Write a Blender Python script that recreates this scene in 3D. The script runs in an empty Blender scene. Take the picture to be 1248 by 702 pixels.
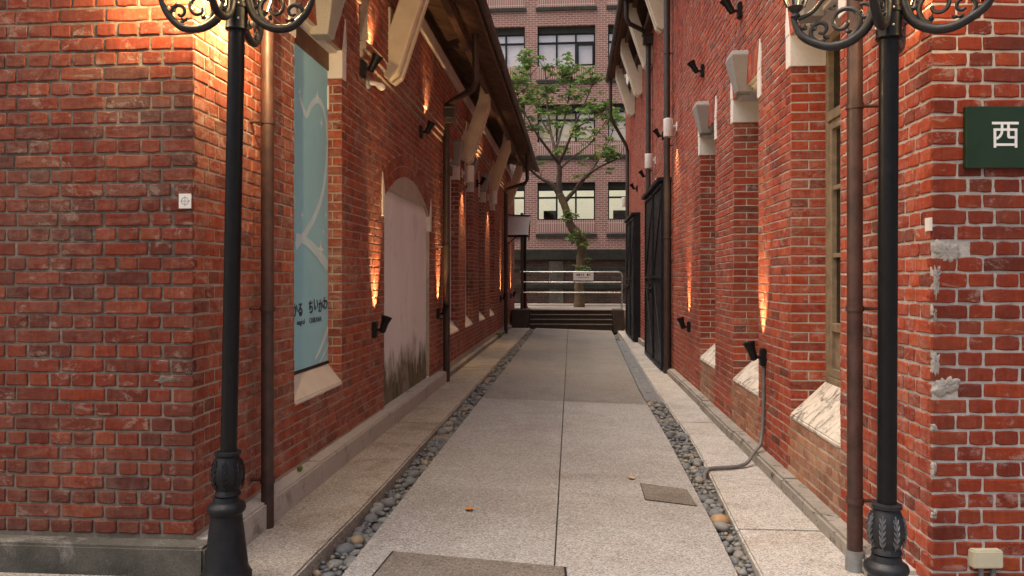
import bpy, bmesh, math, random
from mathutils import Vector, Matrix, noise
random.seed(7)
R = math.radians
scn = bpy.context.scene
col = scn.collection

# ------------------------------------------------------------------ camera
EYE = 1.45; FPX = 950.0; YAW = math.atan((699 - 624) / FPX)
cam_d = bpy.data.cameras.new('camera'); cam = bpy.data.objects.new('camera', cam_d); col.objects.link(cam)
cam.location = (0, 0, EYE); cam.rotation_euler = (R(90), 0, YAW)
cam_d.sensor_width = 36; cam_d.lens = FPX * 36 / 1248
cam_d.shift_y = -(351 - 340) / 1248
cam_d.clip_start = 0.05; cam_d.clip_end = 4000
scn.camera = cam
# ------------------------------------------------------------------ sky, sun, exposure
SUN_AZ, SUN_EL = -70, 70          # degrees: azimuth from straight behind the camera (negative = from the left), elevation
w = bpy.data.worlds.new('World'); scn.world = w; w.use_nodes = True
nt = w.node_tree; bg = nt.nodes['Background']
sky = nt.nodes.new('ShaderNodeTexSky'); sky.sky_type = 'NISHITA'; sky.sun_disc = False
sky.sun_elevation = R(SUN_EL); sky.sun_rotation = R(180 - SUN_AZ)
sky.air_density = 1.0; sky.dust_density = 9.5; sky.ozone_density = 0.2
nt.links.new(sky.outputs[0], bg.inputs[0]); bg.inputs[1].default_value = 0.13
sd = bpy.data.lights.new('sun', 'SUN'); sun = bpy.data.objects.new('sun', sd); col.objects.link(sun)
sd.energy = 1.3; sd.angle = R(80); sd.color = (1, 0.93, 0.84)
sv = Vector((math.sin(R(SUN_AZ)) * math.cos(R(SUN_EL)), -math.cos(R(SUN_AZ)) * math.cos(R(SUN_EL)), math.sin(R(SUN_EL))))
sun.rotation_euler = sv.to_track_quat('Z', 'Y').to_euler(); sun.location = sv * 40
scn.render.engine = 'CYCLES'
scn.view_settings.view_transform = 'Standard'; scn.view_settings.look = 'None'
scn.view_settings.gamma = 1; scn.view_settings.use_curve_mapping = False
scn.view_settings.exposure = 0.68

# ------------------------------------------------------------------ projection helpers (photo pixel <-> world)
ca, sa = math.cos(YAW), math.sin(YAW)
def proj(p):
    xc = p[0] * ca + p[1] * sa; d = -p[0] * sa + p[1] * ca
    return (624 + FPX * xc / d, 340 - FPX * (p[2] - EYE) / d, d)
def ray(u, v):
    xc = (u - 624) / FPX
    return Vector((xc * ca - sa, xc * sa + ca, (340 - v) / FPX))
def onX(u, v, X):
    r = ray(u, v); return Vector((0, 0, EYE)) + r * (X / r.x)
def onY(u, v, Y):
    r = ray(u, v); return Vector((0, 0, EYE)) + r * (Y / r.y)
def onZ(u, v, Z):
    r = ray(u, v); return Vector((0, 0, EYE)) + r * ((Z - EYE) / r.z)

# ------------------------------------------------------------------ object helpers
def link(o, parent=None):
    col.objects.link(o)
    if parent: o.parent = parent
    return o
def tag(o, label=None, cat=None, group=None, kind=None):
    if label: o['label'] = label
    if cat: o['category'] = cat
    if group: o['group'] = group
    if kind: o['kind'] = kind
    return o
def empty(name, loc=(0, 0, 0), label=None, cat=None, group=None, rz=0):
    o = bpy.data.objects.new(name, None); o.location = loc; o.rotation_euler.z = rz
    o.empty_display_size = 0.1
    link(o); return tag(o, label, cat, group)
class MB:
    """collects shapes in world space, builds one mesh object"""
    def __init__(s): s.v = []; s.f = []
    def add(s, vs, fs):
        n = len(s.v); s.v += [tuple(q) for q in vs]; s.f += [tuple(i + n for i in f) for f in fs]
    def box(s, x0, x1, y0, y1, z0, z1):
        s.add([(x0,y0,z0),(x1,y0,z0),(x1,y1,z0),(x0,y1,z0),(x0,y0,z1),(x1,y0,z1),(x1,y1,z1),(x0,y1,z1)],
              [(0,3,2,1),(4,5,6,7),(0,1,5,4),(1,2,6,5),(2,3,7,6),(3,0,4,7)])
        return s
    def bar(s, a, b, w, h, up=(0, 0, 1)):
        a = Vector(a); b = Vector(b); d = (b - a).normalized(); up = Vector(up)
        if abs(d.dot(up)) > .98: up = Vector((0, 1, 0))
        x = d.cross(up).normalized() * w / 2; z = x.cross(d).normalized() * h / 2
        s.add([a-x-z,a+x-z,a+x+z,a-x+z,b-x-z,b+x-z,b+x+z,b-x+z],
              [(0,1,2,3),(7,6,5,4),(0,4,5,1),(1,5,6,2),(2,6,7,3),(3,7,4,0)])
        return s
    def prism(s, pts, d):
        d = Vector(d); n = len(pts); p = [Vector(q) for q in pts]
        s.add(p + [q + d for q in p], [tuple(range(n)), tuple(range(2*n-1, n-1, -1))] +
              [(i, n + i, n + (i+1) % n, (i+1) % n) for i in range(n)])
        return s
    def tube(s, pts, r, n=8, cap=True):
        P = [Vector(q) for q in pts]; m = len(P)
        rr = r if isinstance(r, (list, tuple)) else [r] * m
        vs = []; t0 = (P[1] - P[0]).normalized()
        ref = Vector((0, 0, 1)) if abs(t0.z) < .9 else Vector((1, 0, 0))
        x = t0.cross(ref).normalized()
        for i in range(m):
            t = (P[min(i+1, m-1)] - P[max(i-1, 0)])
            t = t.normalized() if t.length > 1e-9 else t0
            x = (x - t * x.dot(t)).normalized(); y = t.cross(x)
            for k in range(n):
                a = 2 * math.pi * k / n
                vs.append(P[i] + (x * math.cos(a) + y * math.sin(a)) * rr[i])
        fs = [(i*n+k, i*n+(k+1) % n, (i+1)*n+(k+1) % n, (i+1)*n+k) for i in range(m-1) for k in range(n)]
        if cap: fs += [tuple(range(n-1, -1, -1)), tuple(range((m-1)*n, m*n))]
        s.add(vs, fs); return s
    def lathe(s, prof, loc=(0, 0, 0), n=20, axis=None, ribs=0, ribamp=0):
        L = Vector(loc); q = Vector(axis).to_track_quat('Z', 'Y') if axis else None
        vs = []
        for (r, z) in prof:
            for k in range(n):
                a = 2 * math.pi * k / n
                rr = r * (1 + (ribamp * math.cos(ribs * a) if ribs else 0))
                p = Vector((rr * math.cos(a), rr * math.sin(a), z))
                if q: p = q @ p
                vs.append(L + p)
        m = len(prof)
        fs = [(i*n+k, i*n+(k+1) % n, (i+1)*n+(k+1) % n, (i+1)*n+k) for i in range(m-1) for k in range(n)]
        fs += [tuple(range(n-1, -1, -1)), tuple(range((m-1)*n, m*n))]
        s.add(vs, fs); return s
    def blob(s, c, rx, ry, rz, n=8, m=5):
        prof = []
        vs = [Vector(c) + Vector((0, 0, -rz))]
        for i in range(1, m):
            t = math.pi * i / m
            for k in range(n):
                a = 2 * math.pi * k / n
                vs.append(Vector(c) + Vector((rx*math.sin(t)*math.cos(a), ry*math.sin(t)*math.sin(a), -rz*math.cos(t))))
        vs.append(Vector(c) + Vector((0, 0, rz)))
        fs = [(0, 1 + (k+1) % n, 1 + k) for k in range(n)]
        for i in range(m-2):
            fs += [(1+i*n+k, 1+i*n+(k+1) % n, 1+(i+1)*n+(k+1) % n, 1+(i+1)*n+k) for k in range(n)]
        e = 1 + (m-1)*n
        fs += [(e, e-n+k, e-n+(k+1) % n) for k in range(n)]
        s.add(vs, fs); return s
    def mesh(s, name, mat, smooth=False, bevel=0, seg=1):
        me = bpy.data.meshes.new(name); me.from_pydata(s.v, [], s.f)
        if bevel:
            b = bmesh.new(); b.from_mesh(me)
            ed = [e for e in b.edges if len(e.link_faces) == 2 and e.calc_face_angle(0) > .35]
            bmesh.ops.bevel(b, geom=ed, offset=bevel, segments=seg, affect='EDGES', clamp_overlap=True)
            b.to_mesh(me); b.free()
        if mat: me.materials.append(mat)
        if smooth:
            me.polygons.foreach_set('use_smooth', [True] * len(me.polygons))
            if smooth != 'all':
                try: me.set_sharp_from_angle(angle=R(38))
                except Exception: pass
        me.update(); return me
    def build(s, name, mat, parent=None, smooth=False, bevel=0, seg=1):
        o = bpy.data.objects.new(name, s.mesh(name, mat, smooth, bevel, seg))
        link(o)
        if parent:
            o.parent = parent
            o.matrix_parent_inverse = parent_inv(parent)
        return o
def parent_inv(p):
    m = Matrix.Identity(4); q = p; ch = []
    while q: ch.append(q); q = q.parent
    for q in reversed(ch):
        m = m @ (q.matrix_parent_inverse if q.parent else Matrix.Identity(4)) @ q.matrix_basis
    return m.inverted()

# ------------------------------------------------------------------ materials
MATS = {}
class NT:
    def __init__(s, name):
        s.m = bpy.data.materials.new(name); s.m.use_nodes = True; s.t = s.m.node_tree
        s.b = s.t.nodes['Principled BSDF']; s.out = s.t.nodes['Material Output']; MATS[name] = s.m
        s.pos = None
    def n(s, ty, **kw):
        q = s.t.nodes.new(ty)
        for k, v in kw.items(): setattr(q, k, v)
        return q
    def l(s, a, b): s.t.links.new(a, b)
    def P(s):
        if not s.pos: s.pos = s.n('ShaderNodeNewGeometry')
        return s.pos.outputs['Position']
    def mapped(s, scale, src=None):
        q = s.n('ShaderNodeMapping'); q.inputs['Scale'].default_value = scale
        s.l(src or s.P(), q.inputs[0]); return q.outputs[0]
    def noise(s, scale, detail=4, rough=.55, src=None, dist=0):
        q = s.n('ShaderNodeTexNoise'); q.inputs['Scale'].default_value = scale
        q.inputs['Detail'].default_value = detail; q.inputs['Roughness'].default_value = rough
        q.inputs['Distortion'].default_value = dist
        s.l(src or s.P(), q.inputs['Vector']); return q.outputs['Fac']
    def vor(s, scale, src=None, feature='F1', out='Distance'):
        q = s.n('ShaderNodeTexVoronoi', feature=feature); q.inputs['Scale'].default_value = scale
        s.l(src or s.P(), q.inputs['Vector']); return q.outputs[out]
    def ramp(s, fac, stops, interp='LINEAR'):
        q = s.n('ShaderNodeValToRGB'); q.color_ramp.interpolation = interp
        e = q.color_ramp.elements
        while len(e) < len(stops): e.new(.5)
        for el, (p, c) in zip(e, stops):
            el.position = p; el.color = (c, c, c, 1) if isinstance(c, (int, float)) else tuple(c) + (1,)
        s.l(fac, q.inputs[0]); return q.outputs[0]
    def mix(s, fac, a, b, mode='MIX'):
        q = s.n('ShaderNodeMix', data_type='RGBA', blend_type=mode)
        for i, x in ((0, fac), (6, a), (7, b)):
            if isinstance(x, (int, float)): q.inputs[i].default_value = x if i == 0 else (x, x, x, 1)
            elif isinstance(x, tuple): q.inputs[i].default_value = x + (1,)
            else: s.l(x, q.inputs[i])
        return q.outputs[2]
    def math(s, op, a, b=0):
        q = s.n('ShaderNodeMath', operation=op)
        for i, x in ((0, a), (1, b)):
            if isinstance(x, (int, float)): q.inputs[i].default_value = x
            else: s.l(x, q.inputs[i])
        return q.outputs[0]
    def bump(s, h, strength=.4, dist=.004, prev=None):
        q = s.n('ShaderNodeBump'); q.inputs['Strength'].default_value = strength; q.inputs['Distance'].default_value = dist
        s.l(h, q.inputs['Height'])
        if prev: s.l(prev, q.inputs['Normal'])
        return q.outputs[0]
    def done(s, colr=None, rough=.8, normal=None, metal=0, spec=None):
        b = s.b
        if colr is not None:
            if isinstance(colr, tuple): b.inputs['Base Color'].default_value = colr + (1,)
            else: s.l(colr, b.inputs['Base Color'])
        if isinstance(rough, (int, float)): b.inputs['Roughness'].default_value = rough
        else: s.l(rough, b.inputs['Roughness'])
        b.inputs['Metallic'].default_value = metal
        if spec is not None: b.inputs['Specular IOR Level'].default_value = spec
        if normal: s.l(normal, b.inputs['Normal'])
        return s.m

def brick_mat(name, cols, bloom, bloomcol, smear, mortarcol, dark=.35):
    t = NT(name)
    oi = t.n('ShaderNodeObjectInfo'); t.P()
    rnd = t.math('FRACT', t.math('ADD', oi.outputs['Random'], t.pos.outputs['Random Per Island']))
    n = len(cols)
    base = t.ramp(rnd, [(i / (n - 1), c) for i, c in enumerate(cols)])
    base = t.mix(t.ramp(t.noise(9, 5, .65), [(.3, .0), (.75, .55)]), base, t.mix(1.0, base, (.62, .45, .40), 'MULTIPLY'))
    base = t.mix(t.ramp(t.noise(45, 4, .7), [(.42, 0), (.70, .5)]), base, t.mix(1.0, base, (1.32, 1.45, 1.5), 'MULTIPLY'))
    # soot patches with their own shape
    so = t.math('MULTIPLY', t.ramp(t.noise(1.1, 6, .7, dist=.6), [(.44, 0), (.62, 1)]), dark)
    base = t.mix(so, base, (.055, .03, .025))
    # lime bloom, dragged in streaks
    bl = t.noise(1.5, 7, .72, src=t.mapped((1, 1, .8)), dist=1.0)
    b2 = t.noise(9, 7, .78, src=t.mapped((1, 1, 2.2)), dist=.7)
    f = t.math('MULTIPLY', t.ramp(bl, [(.38, .12), (.60, 1)]), t.ramp(b2, [(.40, 0), (.60, 1)]))
    base = t.mix(t.math('MULTIPLY', f, bloom), base, bloomcol)
    # fine vertical scuffs
    sc = t.noise(55, 4, .7, src=t.mapped((1, 1, .14)))
    base = t.mix(t.math('MULTIPLY', t.ramp(sc, [(.52, 0), (.70, 1)]), .28), base, t.mix(1.0, base, (1.9, 2.1, 2.2), 'MULTIPLY'))
    base = t.mix(t.math('MULTIPLY', t.ramp(sc, [(.30, 1), (.46, 0)]), .45), base, t.mix(1.0, base, (.45, .40, .42), 'MULTIPLY'))
    # mortar smears
    sm = t.math('MULTIPLY', t.ramp(t.noise(7, 8, .8, src=t.mapped((1, 1, 1.6)), dist=.5), [(.56, 0), (.62, 1)]), smear)
    base = t.mix(sm, base, mortarcol)
    dk = t.ramp(t.noise(70, 3, .6), [(.66, 0), (.74, .6)])
    base = t.mix(dk, base, (.05, .025, .02))
    nb = t.bump(t.noise(38, 6, .7), .55, .006)
    nb = t.bump(t.noise(260, 3, .6), .35, .0015, nb)
    return t.done(base, t.ramp(t.noise(30, 3), [(.3, .72), (.7, .95)]), nb, spec=.3)
def mortar_mat(name, a, b, c):
    t = NT(name)
    base = t.mix(t.ramp(t.noise(1.3, 6, .7), [(.35, 0), (.65, 1)]), a, b)
    base = t.mix(t.ramp(t.noise(16, 5, .7), [(.5, 0), (.72, .8)]), base, c)
    base = t.mix(t.ramp(t.noise(180, 2), [(.45, 0), (.7, .35)]), base, (.16, .14, .12))
    nb = t.bump(t.noise(50, 6, .75), .9, .008)
    return t.done(base, .95, nb, spec=.2)
REDL = [(.15,.026,.014),(.25,.038,.015),(.31,.052,.018),(.19,.031,.015),(.35,.076,.030),(.12,.024,.016),(.27,.042,.016),(.22,.042,.022)]
REDR = [(.20,.029,.014),(.31,.043,.015),(.38,.060,.018),(.26,.036,.014),(.41,.080,.026),(.13,.023,.014),(.34,.047,.016),(.28,.050,.022)]
REDS = [(.19,.042,.025),(.29,.056,.027),(.35,.068,.030),(.23,.050,.028),(.38,.095,.046),(.15,.038,.027),(.31,.060,.028),(.27,.078,.050)]
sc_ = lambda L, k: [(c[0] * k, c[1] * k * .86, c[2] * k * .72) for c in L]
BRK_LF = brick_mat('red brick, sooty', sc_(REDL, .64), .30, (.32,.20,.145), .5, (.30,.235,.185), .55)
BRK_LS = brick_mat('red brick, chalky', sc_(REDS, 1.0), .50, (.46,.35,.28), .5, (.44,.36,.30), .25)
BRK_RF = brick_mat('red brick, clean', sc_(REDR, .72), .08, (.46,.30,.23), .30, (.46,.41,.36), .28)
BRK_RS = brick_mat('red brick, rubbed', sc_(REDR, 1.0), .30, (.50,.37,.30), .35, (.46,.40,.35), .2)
TAN = [(.24,.085,.045),(.33,.13,.07),(.40,.17,.09),(.28,.10,.055),(.42,.22,.13),(.20,.075,.045)]
BRK_TAN = brick_mat('tan infill brick', TAN, .5, (.46,.36,.26), .5, (.42,.36,.29), .3)
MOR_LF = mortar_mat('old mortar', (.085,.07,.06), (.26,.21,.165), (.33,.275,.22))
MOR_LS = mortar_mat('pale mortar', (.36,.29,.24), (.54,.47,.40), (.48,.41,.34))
MOR_R = mortar_mat('grey mortar', (.46,.43,.39), (.60,.565,.52), (.42,.385,.34))

def conc_mat(name, a, b, stain, st_lo=.5, st_hi=.7, scale=1.6, grain=150, bmp=.5, st_scale=5, grainamt=.3):
    t = NT(name)
    base = t.mix(t.ramp(t.noise(scale, 6, .7), [(.3, 0), (.7, 1)]), a, b)
    base = t.mix(t.ramp(t.noise(st_scale, 7, .72, dist=.4), [(st_lo, 0), (st_hi, 1)]), base, stain)
    base = t.mix(grainamt, base, t.mix(1, base, t.ramp(t.noise(grain, 3, .6), [(.3, .3), (.7, 1.5)]), 'MULTIPLY'))
    nb = t.bump(t.noise(grain * .3, 6, .7), bmp, .005)
    return t.done(base, .9, nb, spec=.25)
PLINTH_F = conc_mat('mossy dark concrete', (.15,.135,.11), (.05,.048,.04), (.26,.24,.21), .55, .70, 3.2, st_scale=6, grainamt=.5)
PLINTH_L = conc_mat('tan concrete', (.40,.365,.325), (.49,.455,.41), (.20,.175,.145), .56, .72)
PLINTH_R = conc_mat('lichened concrete', (.36,.33,.29), (.24,.215,.19), (.06,.055,.05), .55, .66, 3, st_scale=9)
STONE = conc_mat('grey granite', (.34,.32,.30), (.27,.255,.24), (.42,.40,.38), .6, .8, 3, 220)
PLASTER = conc_mat('white lime plaster', (.70,.66,.62), (.62,.57,.53), (.50,.42,.36), .60, .82, 2, 120, .25, grainamt=.12)
def plaster_niche():
    t = NT('whitewash, damp below')
    sep = t.n('ShaderNodeSeparateXYZ'); t.l(t.P(), sep.inputs[0])
    base = t.mix(t.ramp(t.noise(2.2, 6, .7, src=t.mapped((1, 1, .25))), [(.35, 0), (.7, 1)]), (.80,.79,.79), (.70,.685,.68))
    h = t.math('ADD', t.math('MULTIPLY', sep.outputs[2], .75), t.math('MULTIPLY', t.noise(3.5, 6, .7, src=t.mapped((1, 1, .5))), .9))
    base = t.mix(t.ramp(h, [(.78, 1), (1.02, 0)]), base, t.mix(t.ramp(t.noise(8, 6, .75, src=t.mapped((1, 1, .35))), [(.4, 0), (.62, 1)]), (.20,.185,.10), (.095,.085,.07)))
    base = t.mix(t.ramp(t.noise(60, 2), [(.68, 0), (.72, .5)]), base, (.3, .27, .22))
    base = t.mix(t.ramp(t.noise(1.3, 7, .75, dist=1.0), [(.52, 0), (.62, .35)]), base, (.50, .46, .42))
    return t.done(base, .9, t.bump(t.noise(14, 7, .75), .6, .012), spec=.2)
NICHE = plaster_niche()
PATCH = conc_mat('grey repair mortar', (.44,.41,.37), (.34,.31,.28), (.13,.12,.105), .54, .66, 9, 120, .9, 26)
def sill_mat(name, streak, lo, hi):
    t = NT(name)
    base = t.mix(t.ramp(t.noise(6, 6, .7), [(.35, 0), (.7, 1)]), (.64,.58,.50), (.54,.48,.41))
    base = t.mix(t.ramp(t.noise(9, 9, .8, src=t.mapped((.8, 1.2, .8)), dist=.8), [(lo, 0), (hi, 1)]), base, streak)
    return t.done(base, .85, t.bump(t.noise(60, 5, .7), .4, .004), spec=.25)
SILL_R = sill_mat('white paint, black lichen', (.075,.062,.05), .49, .62)
SILL_L = sill_mat('cream paint, faint stains', (.22,.20,.17), .62, .76)
def agg_mat(name, a, b, brown, pale):
    t = NT(name)
    oi = t.n('ShaderNodeObjectInfo')
    base = t.mix(t.ramp(t.noise(.9, 6, .65, dist=.5), [(.35, 0), (.68, 1)]), a, b)
    base = t.mix(t.ramp(t.noise(2.7, 7, .7, dist=.8), [(.48, 0), (.68, .8)]), base, brown)
    base = t.mix(t.ramp(t.noise(.45, 8, .72, dist=1.2), [(.46, 0), (.60, .32)]), base, t.mix(1.0, base, (.55, .50, .46), 'MULTIPLY'))
    base = t.mix(t.ramp(t.noise(26, 4, .7), [(.66, 0), (.72, .35)]), base, t.mix(1.0, base, (.45, .40, .36), 'MULTIPLY'))
    q = t.n('ShaderNodeTexVoronoi'); q.inputs['Scale'].default_value = 130; t.l(t.P(), q.inputs['Vector'])
    hs = t.n('ShaderNodeSeparateColor'); t.l(q.outputs['Color'], hs.inputs[0])
    grain = t.ramp(hs.outputs[0], [(0, .55), (.35, .9), (.7, 1.08), (1, 1.4)])
    base = t.mix(1.0, base, grain, 'MULTIPLY')
    base = t.mix(t.ramp(hs.outputs[1], [(.86, 0), (.9, .55)], 'CONSTANT'), base, pale)
    base = t.mix(1.0, base, t.ramp(oi.outputs['Random'], [(0, .95), (1, 1.04)]), 'MULTIPLY')
    nb = t.bump(q.outputs['Distance'], .5, .004)
    return t.done(base, .82, nb, spec=.35)
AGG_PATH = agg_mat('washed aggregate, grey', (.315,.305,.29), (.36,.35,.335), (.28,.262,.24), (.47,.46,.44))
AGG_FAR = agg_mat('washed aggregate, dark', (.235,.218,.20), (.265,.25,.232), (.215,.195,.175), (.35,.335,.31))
AGG_L = agg_mat('washed aggregate, brown', (.35,.305,.25), (.41,.375,.325), (.22,.165,.115), (.55,.51,.45))
AGG_R = agg_mat('washed aggregate, pale', (.39,.37,.345), (.44,.42,.395), (.30,.25,.195), (.54,.52,.49))
COVER = agg_mat('granite cover', (.17,.148,.125), (.20,.175,.15), (.13,.112,.092), (.25,.225,.20))
GROUND = agg_mat('plaza aggregate', (.27,.235,.20), (.31,.27,.235), (.22,.18,.15), (.45,.40,.35))
def plain(name, c, rough=.6, metal=0, var=.25, scale=8, bmp=.15, spec=None, worn=None):
    t = NT(name)
    base = t.mix(t.ramp(t.noise(scale, 6, .7), [(.3, 0), (.7, 1)]), tuple(x * (1 - var) for x in c), tuple(min(1, x * (1 + var)) for x in c))
    if worn: base = t.mix(t.ramp(t.noise(scale * 2.3, 7, .75, dist=.5), [(worn[1], 0), (worn[1] + .06, 1)]), base, worn[0])
    r = t.ramp(t.noise(scale * 1.7, 5), [(.3, max(.05, rough - .12)), (.7, min(1, rough + .12))])
    return t.done(base, r, t.bump(t.noise(scale * 9, 5), bmp, .003), metal, spec)
BLACK = plain('black enamel', (.006,.006,.007), .42, 0, .4, 20, .1, spec=.22, worn=((.07,.062,.055), .68))
CAST = plain('cast iron, silvered highlights', (.014,.015,.018), .42, .0, .4, 25, .35, worn=((.15,.15,.16), .64), spec=.35)
LEAFS = plain('rubbed cast iron relief', (.10,.102,.112), .45, .2, .5, 30, .3)
CASTL = plain('cast iron, black', (.012,.012,.014), .42, .0, .4, 25, .3, worn=((.10,.10,.11), .78), spec=.25)
FIXT = plain('black fixture', (.008,.008,.009), .5, 0, .3, 30, .1, spec=.25)
PIPE = plain('brown painted pipe', (.055,.026,.020), .5, 0, .5, 9, .35, worn=((.16,.10,.065), .74))
PIPED = plain('dark brown pipe', (.045,.030,.024), .5, 0, .35, 6, .2, worn=((.12,.085,.06), .74))
CREAM = plain('cream painted timber', (.66,.555,.41), .7, 0, .12, 5, .25, worn=((.30,.20,.12), .72))
PLATE = plain('white painted timber', (.50,.44,.37), .7, 0, .15, 5, .25, worn=((.22,.16,.11), .68))
WOOD_D = plain('dark stained boards', (.105,.052,.028), .62, 0, .45, 4, .3)
WOOD_F = plain('weathered window timber', (.20,.150,.095), .75, 0, .35, 12, .4, worn=((.13,.13,.05), .60))
STEPW = plain('dark brown decking', (.040,.026,.018), .55, 0, .35, 6, .3)
STEPE = plain('worn step edge', (.16,.125,.10), .6, 0, .3, 6, .3)  # paler than the treads: light caught on the nosings, put into the colour
STEEL = plain('stainless steel', (.62,.60,.56), .26, 1, .08, 6, .03)
ZINC = plain('galvanised steel', (.30,.32,.33), .5, .7, .25, 14, .15)
IRON_D = plain('black iron door', (.010,.011,.014), .5, .0, .45, 5, .25, spec=.25, worn=((.07,.055,.045), .70))
WHITEP = plain('white enamel', (.70,.66,.62), .45, 0, .06, 10, .03)
CREAMP = plain('beige plastic', (.50,.46,.33), .45, 0, .1, 10, .05)
GREY_C = plain('grey conduit', (.15,.14,.135), .55, 0, .25, 20, .1)
GREEN = plain('dark green enamel', (.008,.028,.009), .40, 0, .12, 6, .03)
SIGNW = plain('white lettering', (.78,.78,.76), .5, 0, .03, 10, 0)
INK = plain('dark ink', (.03,.035,.06), .6, 0, .1, 10, 0)
RED = plain('red enamel', (.26,.028,.02), .45, 0, .2, 10, .1)
LEAFO = plain('dry orange leaf', (.50,.19,.04), .7, 0, .4, 60, .2)
LEAFT = plain('dry tan leaf', (.52,.34,.15), .7, 0, .4, 60, .2)
BARK = plain('tree bark', (.075,.052,.036), .9, 0, .45, 9, .9)
BARKG = plain('lichen bark', (.115,.075,.042), .9, 0, .45, 7, .9, worn=((.11,.12,.05), .56))
LAVENDER = plain('pale lavender panel', (.50,.46,.60), .6, 0, .06, 3, .02)
DARKIN = plain('dark interior', (.02,.017,.016), .8, 0, .3, 3, .1)
def emis(name, c, s):
    t = NT(name); t.b.inputs['Base Color'].default_value = c + (1,); t.b.inputs['Emission Color'].default_value = c + (1,)
    t.b.inputs['Emission Strength'].default_value = s; t.b.inputs['Roughness'].default_value = .4
    return t.m
GLOW = emis('lit lamp glass', (1, .62, .26), 6)
GLOWD = emis('lit lamp glass, dim', (1, .66, .32), 2.2)
BULB = emis('lit bulb', (1, .72, .40), 14)
ROOMLIT = emis('lit office interior', (.78, .74, .62), .34)  # room walls given their own glow in place of lamp light
TUBE = emis('office ceiling light', (1, .93, .78), 4)
def glass(name, tint, rough=.03, ior=1.9):
    t = NT(name)
    g = t.n('ShaderNodeBsdfGlossy'); g.inputs['Roughness'].default_value = rough; g.inputs['Color'].default_value = (.9, .9, .9, 1)
    tp = t.n('ShaderNodeBsdfTransparent'); tp.inputs['Color'].default_value = tint + (1,)
    fr = t.n('ShaderNodeFresnel'); fr.inputs['IOR'].default_value = ior
    mx = t.n('ShaderNodeMixShader'); t.l(fr.outputs[0], mx.inputs[0]); t.l(tp.outputs[0], mx.inputs[1]); t.l(g.outputs[0], mx.inputs[2])
    if ior > 3:
        for l_ in list(mx.inputs[0].links): t.t.links.remove(l_)
        mx.inputs[0].default_value = .16
    t.l(mx.outputs[0], t.out.inputs['Surface']); return t.m
GLASS = glass('window glass', (.86, .87, .86))
MIRROR = glass('reflective window glass', (.95, .94, .93), .03, 3.2)
OLDGLASS = glass('old window glass', (.30, .28, .26), .08)
BLIND = plain('pale roller blind', (.90,.84,.83), .7, 0, .05, 2, .02)  # pale sheet behind the upper panes, coloured to stand in for reflected sky
BLINDY = plain('cream roller blind', (.88,.78,.56), .7, 0, .06, 2, .02)
def leaf_mat(name, cols):
    t = NT(name); t.P()
    base = t.ramp(t.pos.outputs['Random Per Island'], [(i / (len(cols) - 1), c) for i, c in enumerate(cols)])
    t.done(base, .5, None, spec=.4)
    tr = t.n('ShaderNodeBsdfTranslucent'); t.l(base, tr.inputs[0])
    mx = t.n('ShaderNodeMixShader'); mx.inputs[0].default_value = .35
    t.l(t.b.outputs[0], mx.inputs[1]); t.l(tr.outputs[0], mx.inputs[2]); t.l(mx.outputs[0], t.out.inputs['Surface'])
    return t.m
LEAF = leaf_mat('tree leaves', [(.085,.17,.045),(.13,.25,.06),(.07,.15,.04),(.19,.31,.075),(.11,.22,.055),(.27,.34,.08),(.09,.18,.05),(.36,.32,.08)])
WEED = leaf_mat('weed leaves', [(.10,.22,.04),(.20,.32,.05),(.26,.28,.07)])
def pebble_mat():
    t = NT('river pebbles'); t.P()
    oi = t.n('ShaderNodeObjectInfo')
    rnd = t.math('FRACT', t.math('ADD', oi.outputs['Random'], t.pos.outputs['Random Per Island']))
    base = t.ramp(rnd, [(0, (.085,.092,.10)), (.3, (.15,.158,.165)), (.5, (.105,.115,.125)), (.68, (.21,.21,.20)), (.82, (.13,.135,.135)), (.93, (.25,.22,.17)), (1, (.24,.17,.10))])
    base = t.mix(t.ramp(t.noise(30, 5), [(.35, 0), (.7, .5)]), base, t.mix(1, base, (1.6, 1.55, 1.45), 'MULTIPLY'))
    return t.done(base, .6, t.bump(t.noise(160, 3), .2, .002), spec=.4)
PEB = pebble_mat()
def office_brick():
    t = NT('small pinkish office brick')
    sep = t.n('ShaderNodeSeparateXYZ'); t.l(t.P(), sep.inputs[0])
    cb = t.n('ShaderNodeCombineXYZ'); t.l(sep.outputs[0], cb.inputs[0]); t.l(sep.outputs[2], cb.inputs[1])
    b = t.n('ShaderNodeTexBrick'); t.l(cb.outputs[0], b.inputs['Vector'])
    b.inputs['Scale'].default_value = 1; b.inputs['Brick Width'].default_value = .235; b.inputs['Row Height'].default_value = .082
    b.inputs['Mortar Size'].default_value = .010; b.inputs['Mortar Smooth'].default_value = .2; b.inputs['Bias'].default_value = -.1
    b.inputs['Color1'].default_value = (.30,.145,.120,1); b.inputs['Color2'].default_value = (.22,.100,.086,1); b.inputs['Mortar'].default_value = (.52,.41,.36,1)
    base = t.mix(t.ramp(t.noise(.8, 6, .7), [(.4, 0), (.7, .45)]), b.outputs[0], (.26, .15, .125))
    return t.done(base, .85, t.bump(b.outputs[1], -.6, .006), spec=.25)
OFFICE = office_brick()
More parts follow.
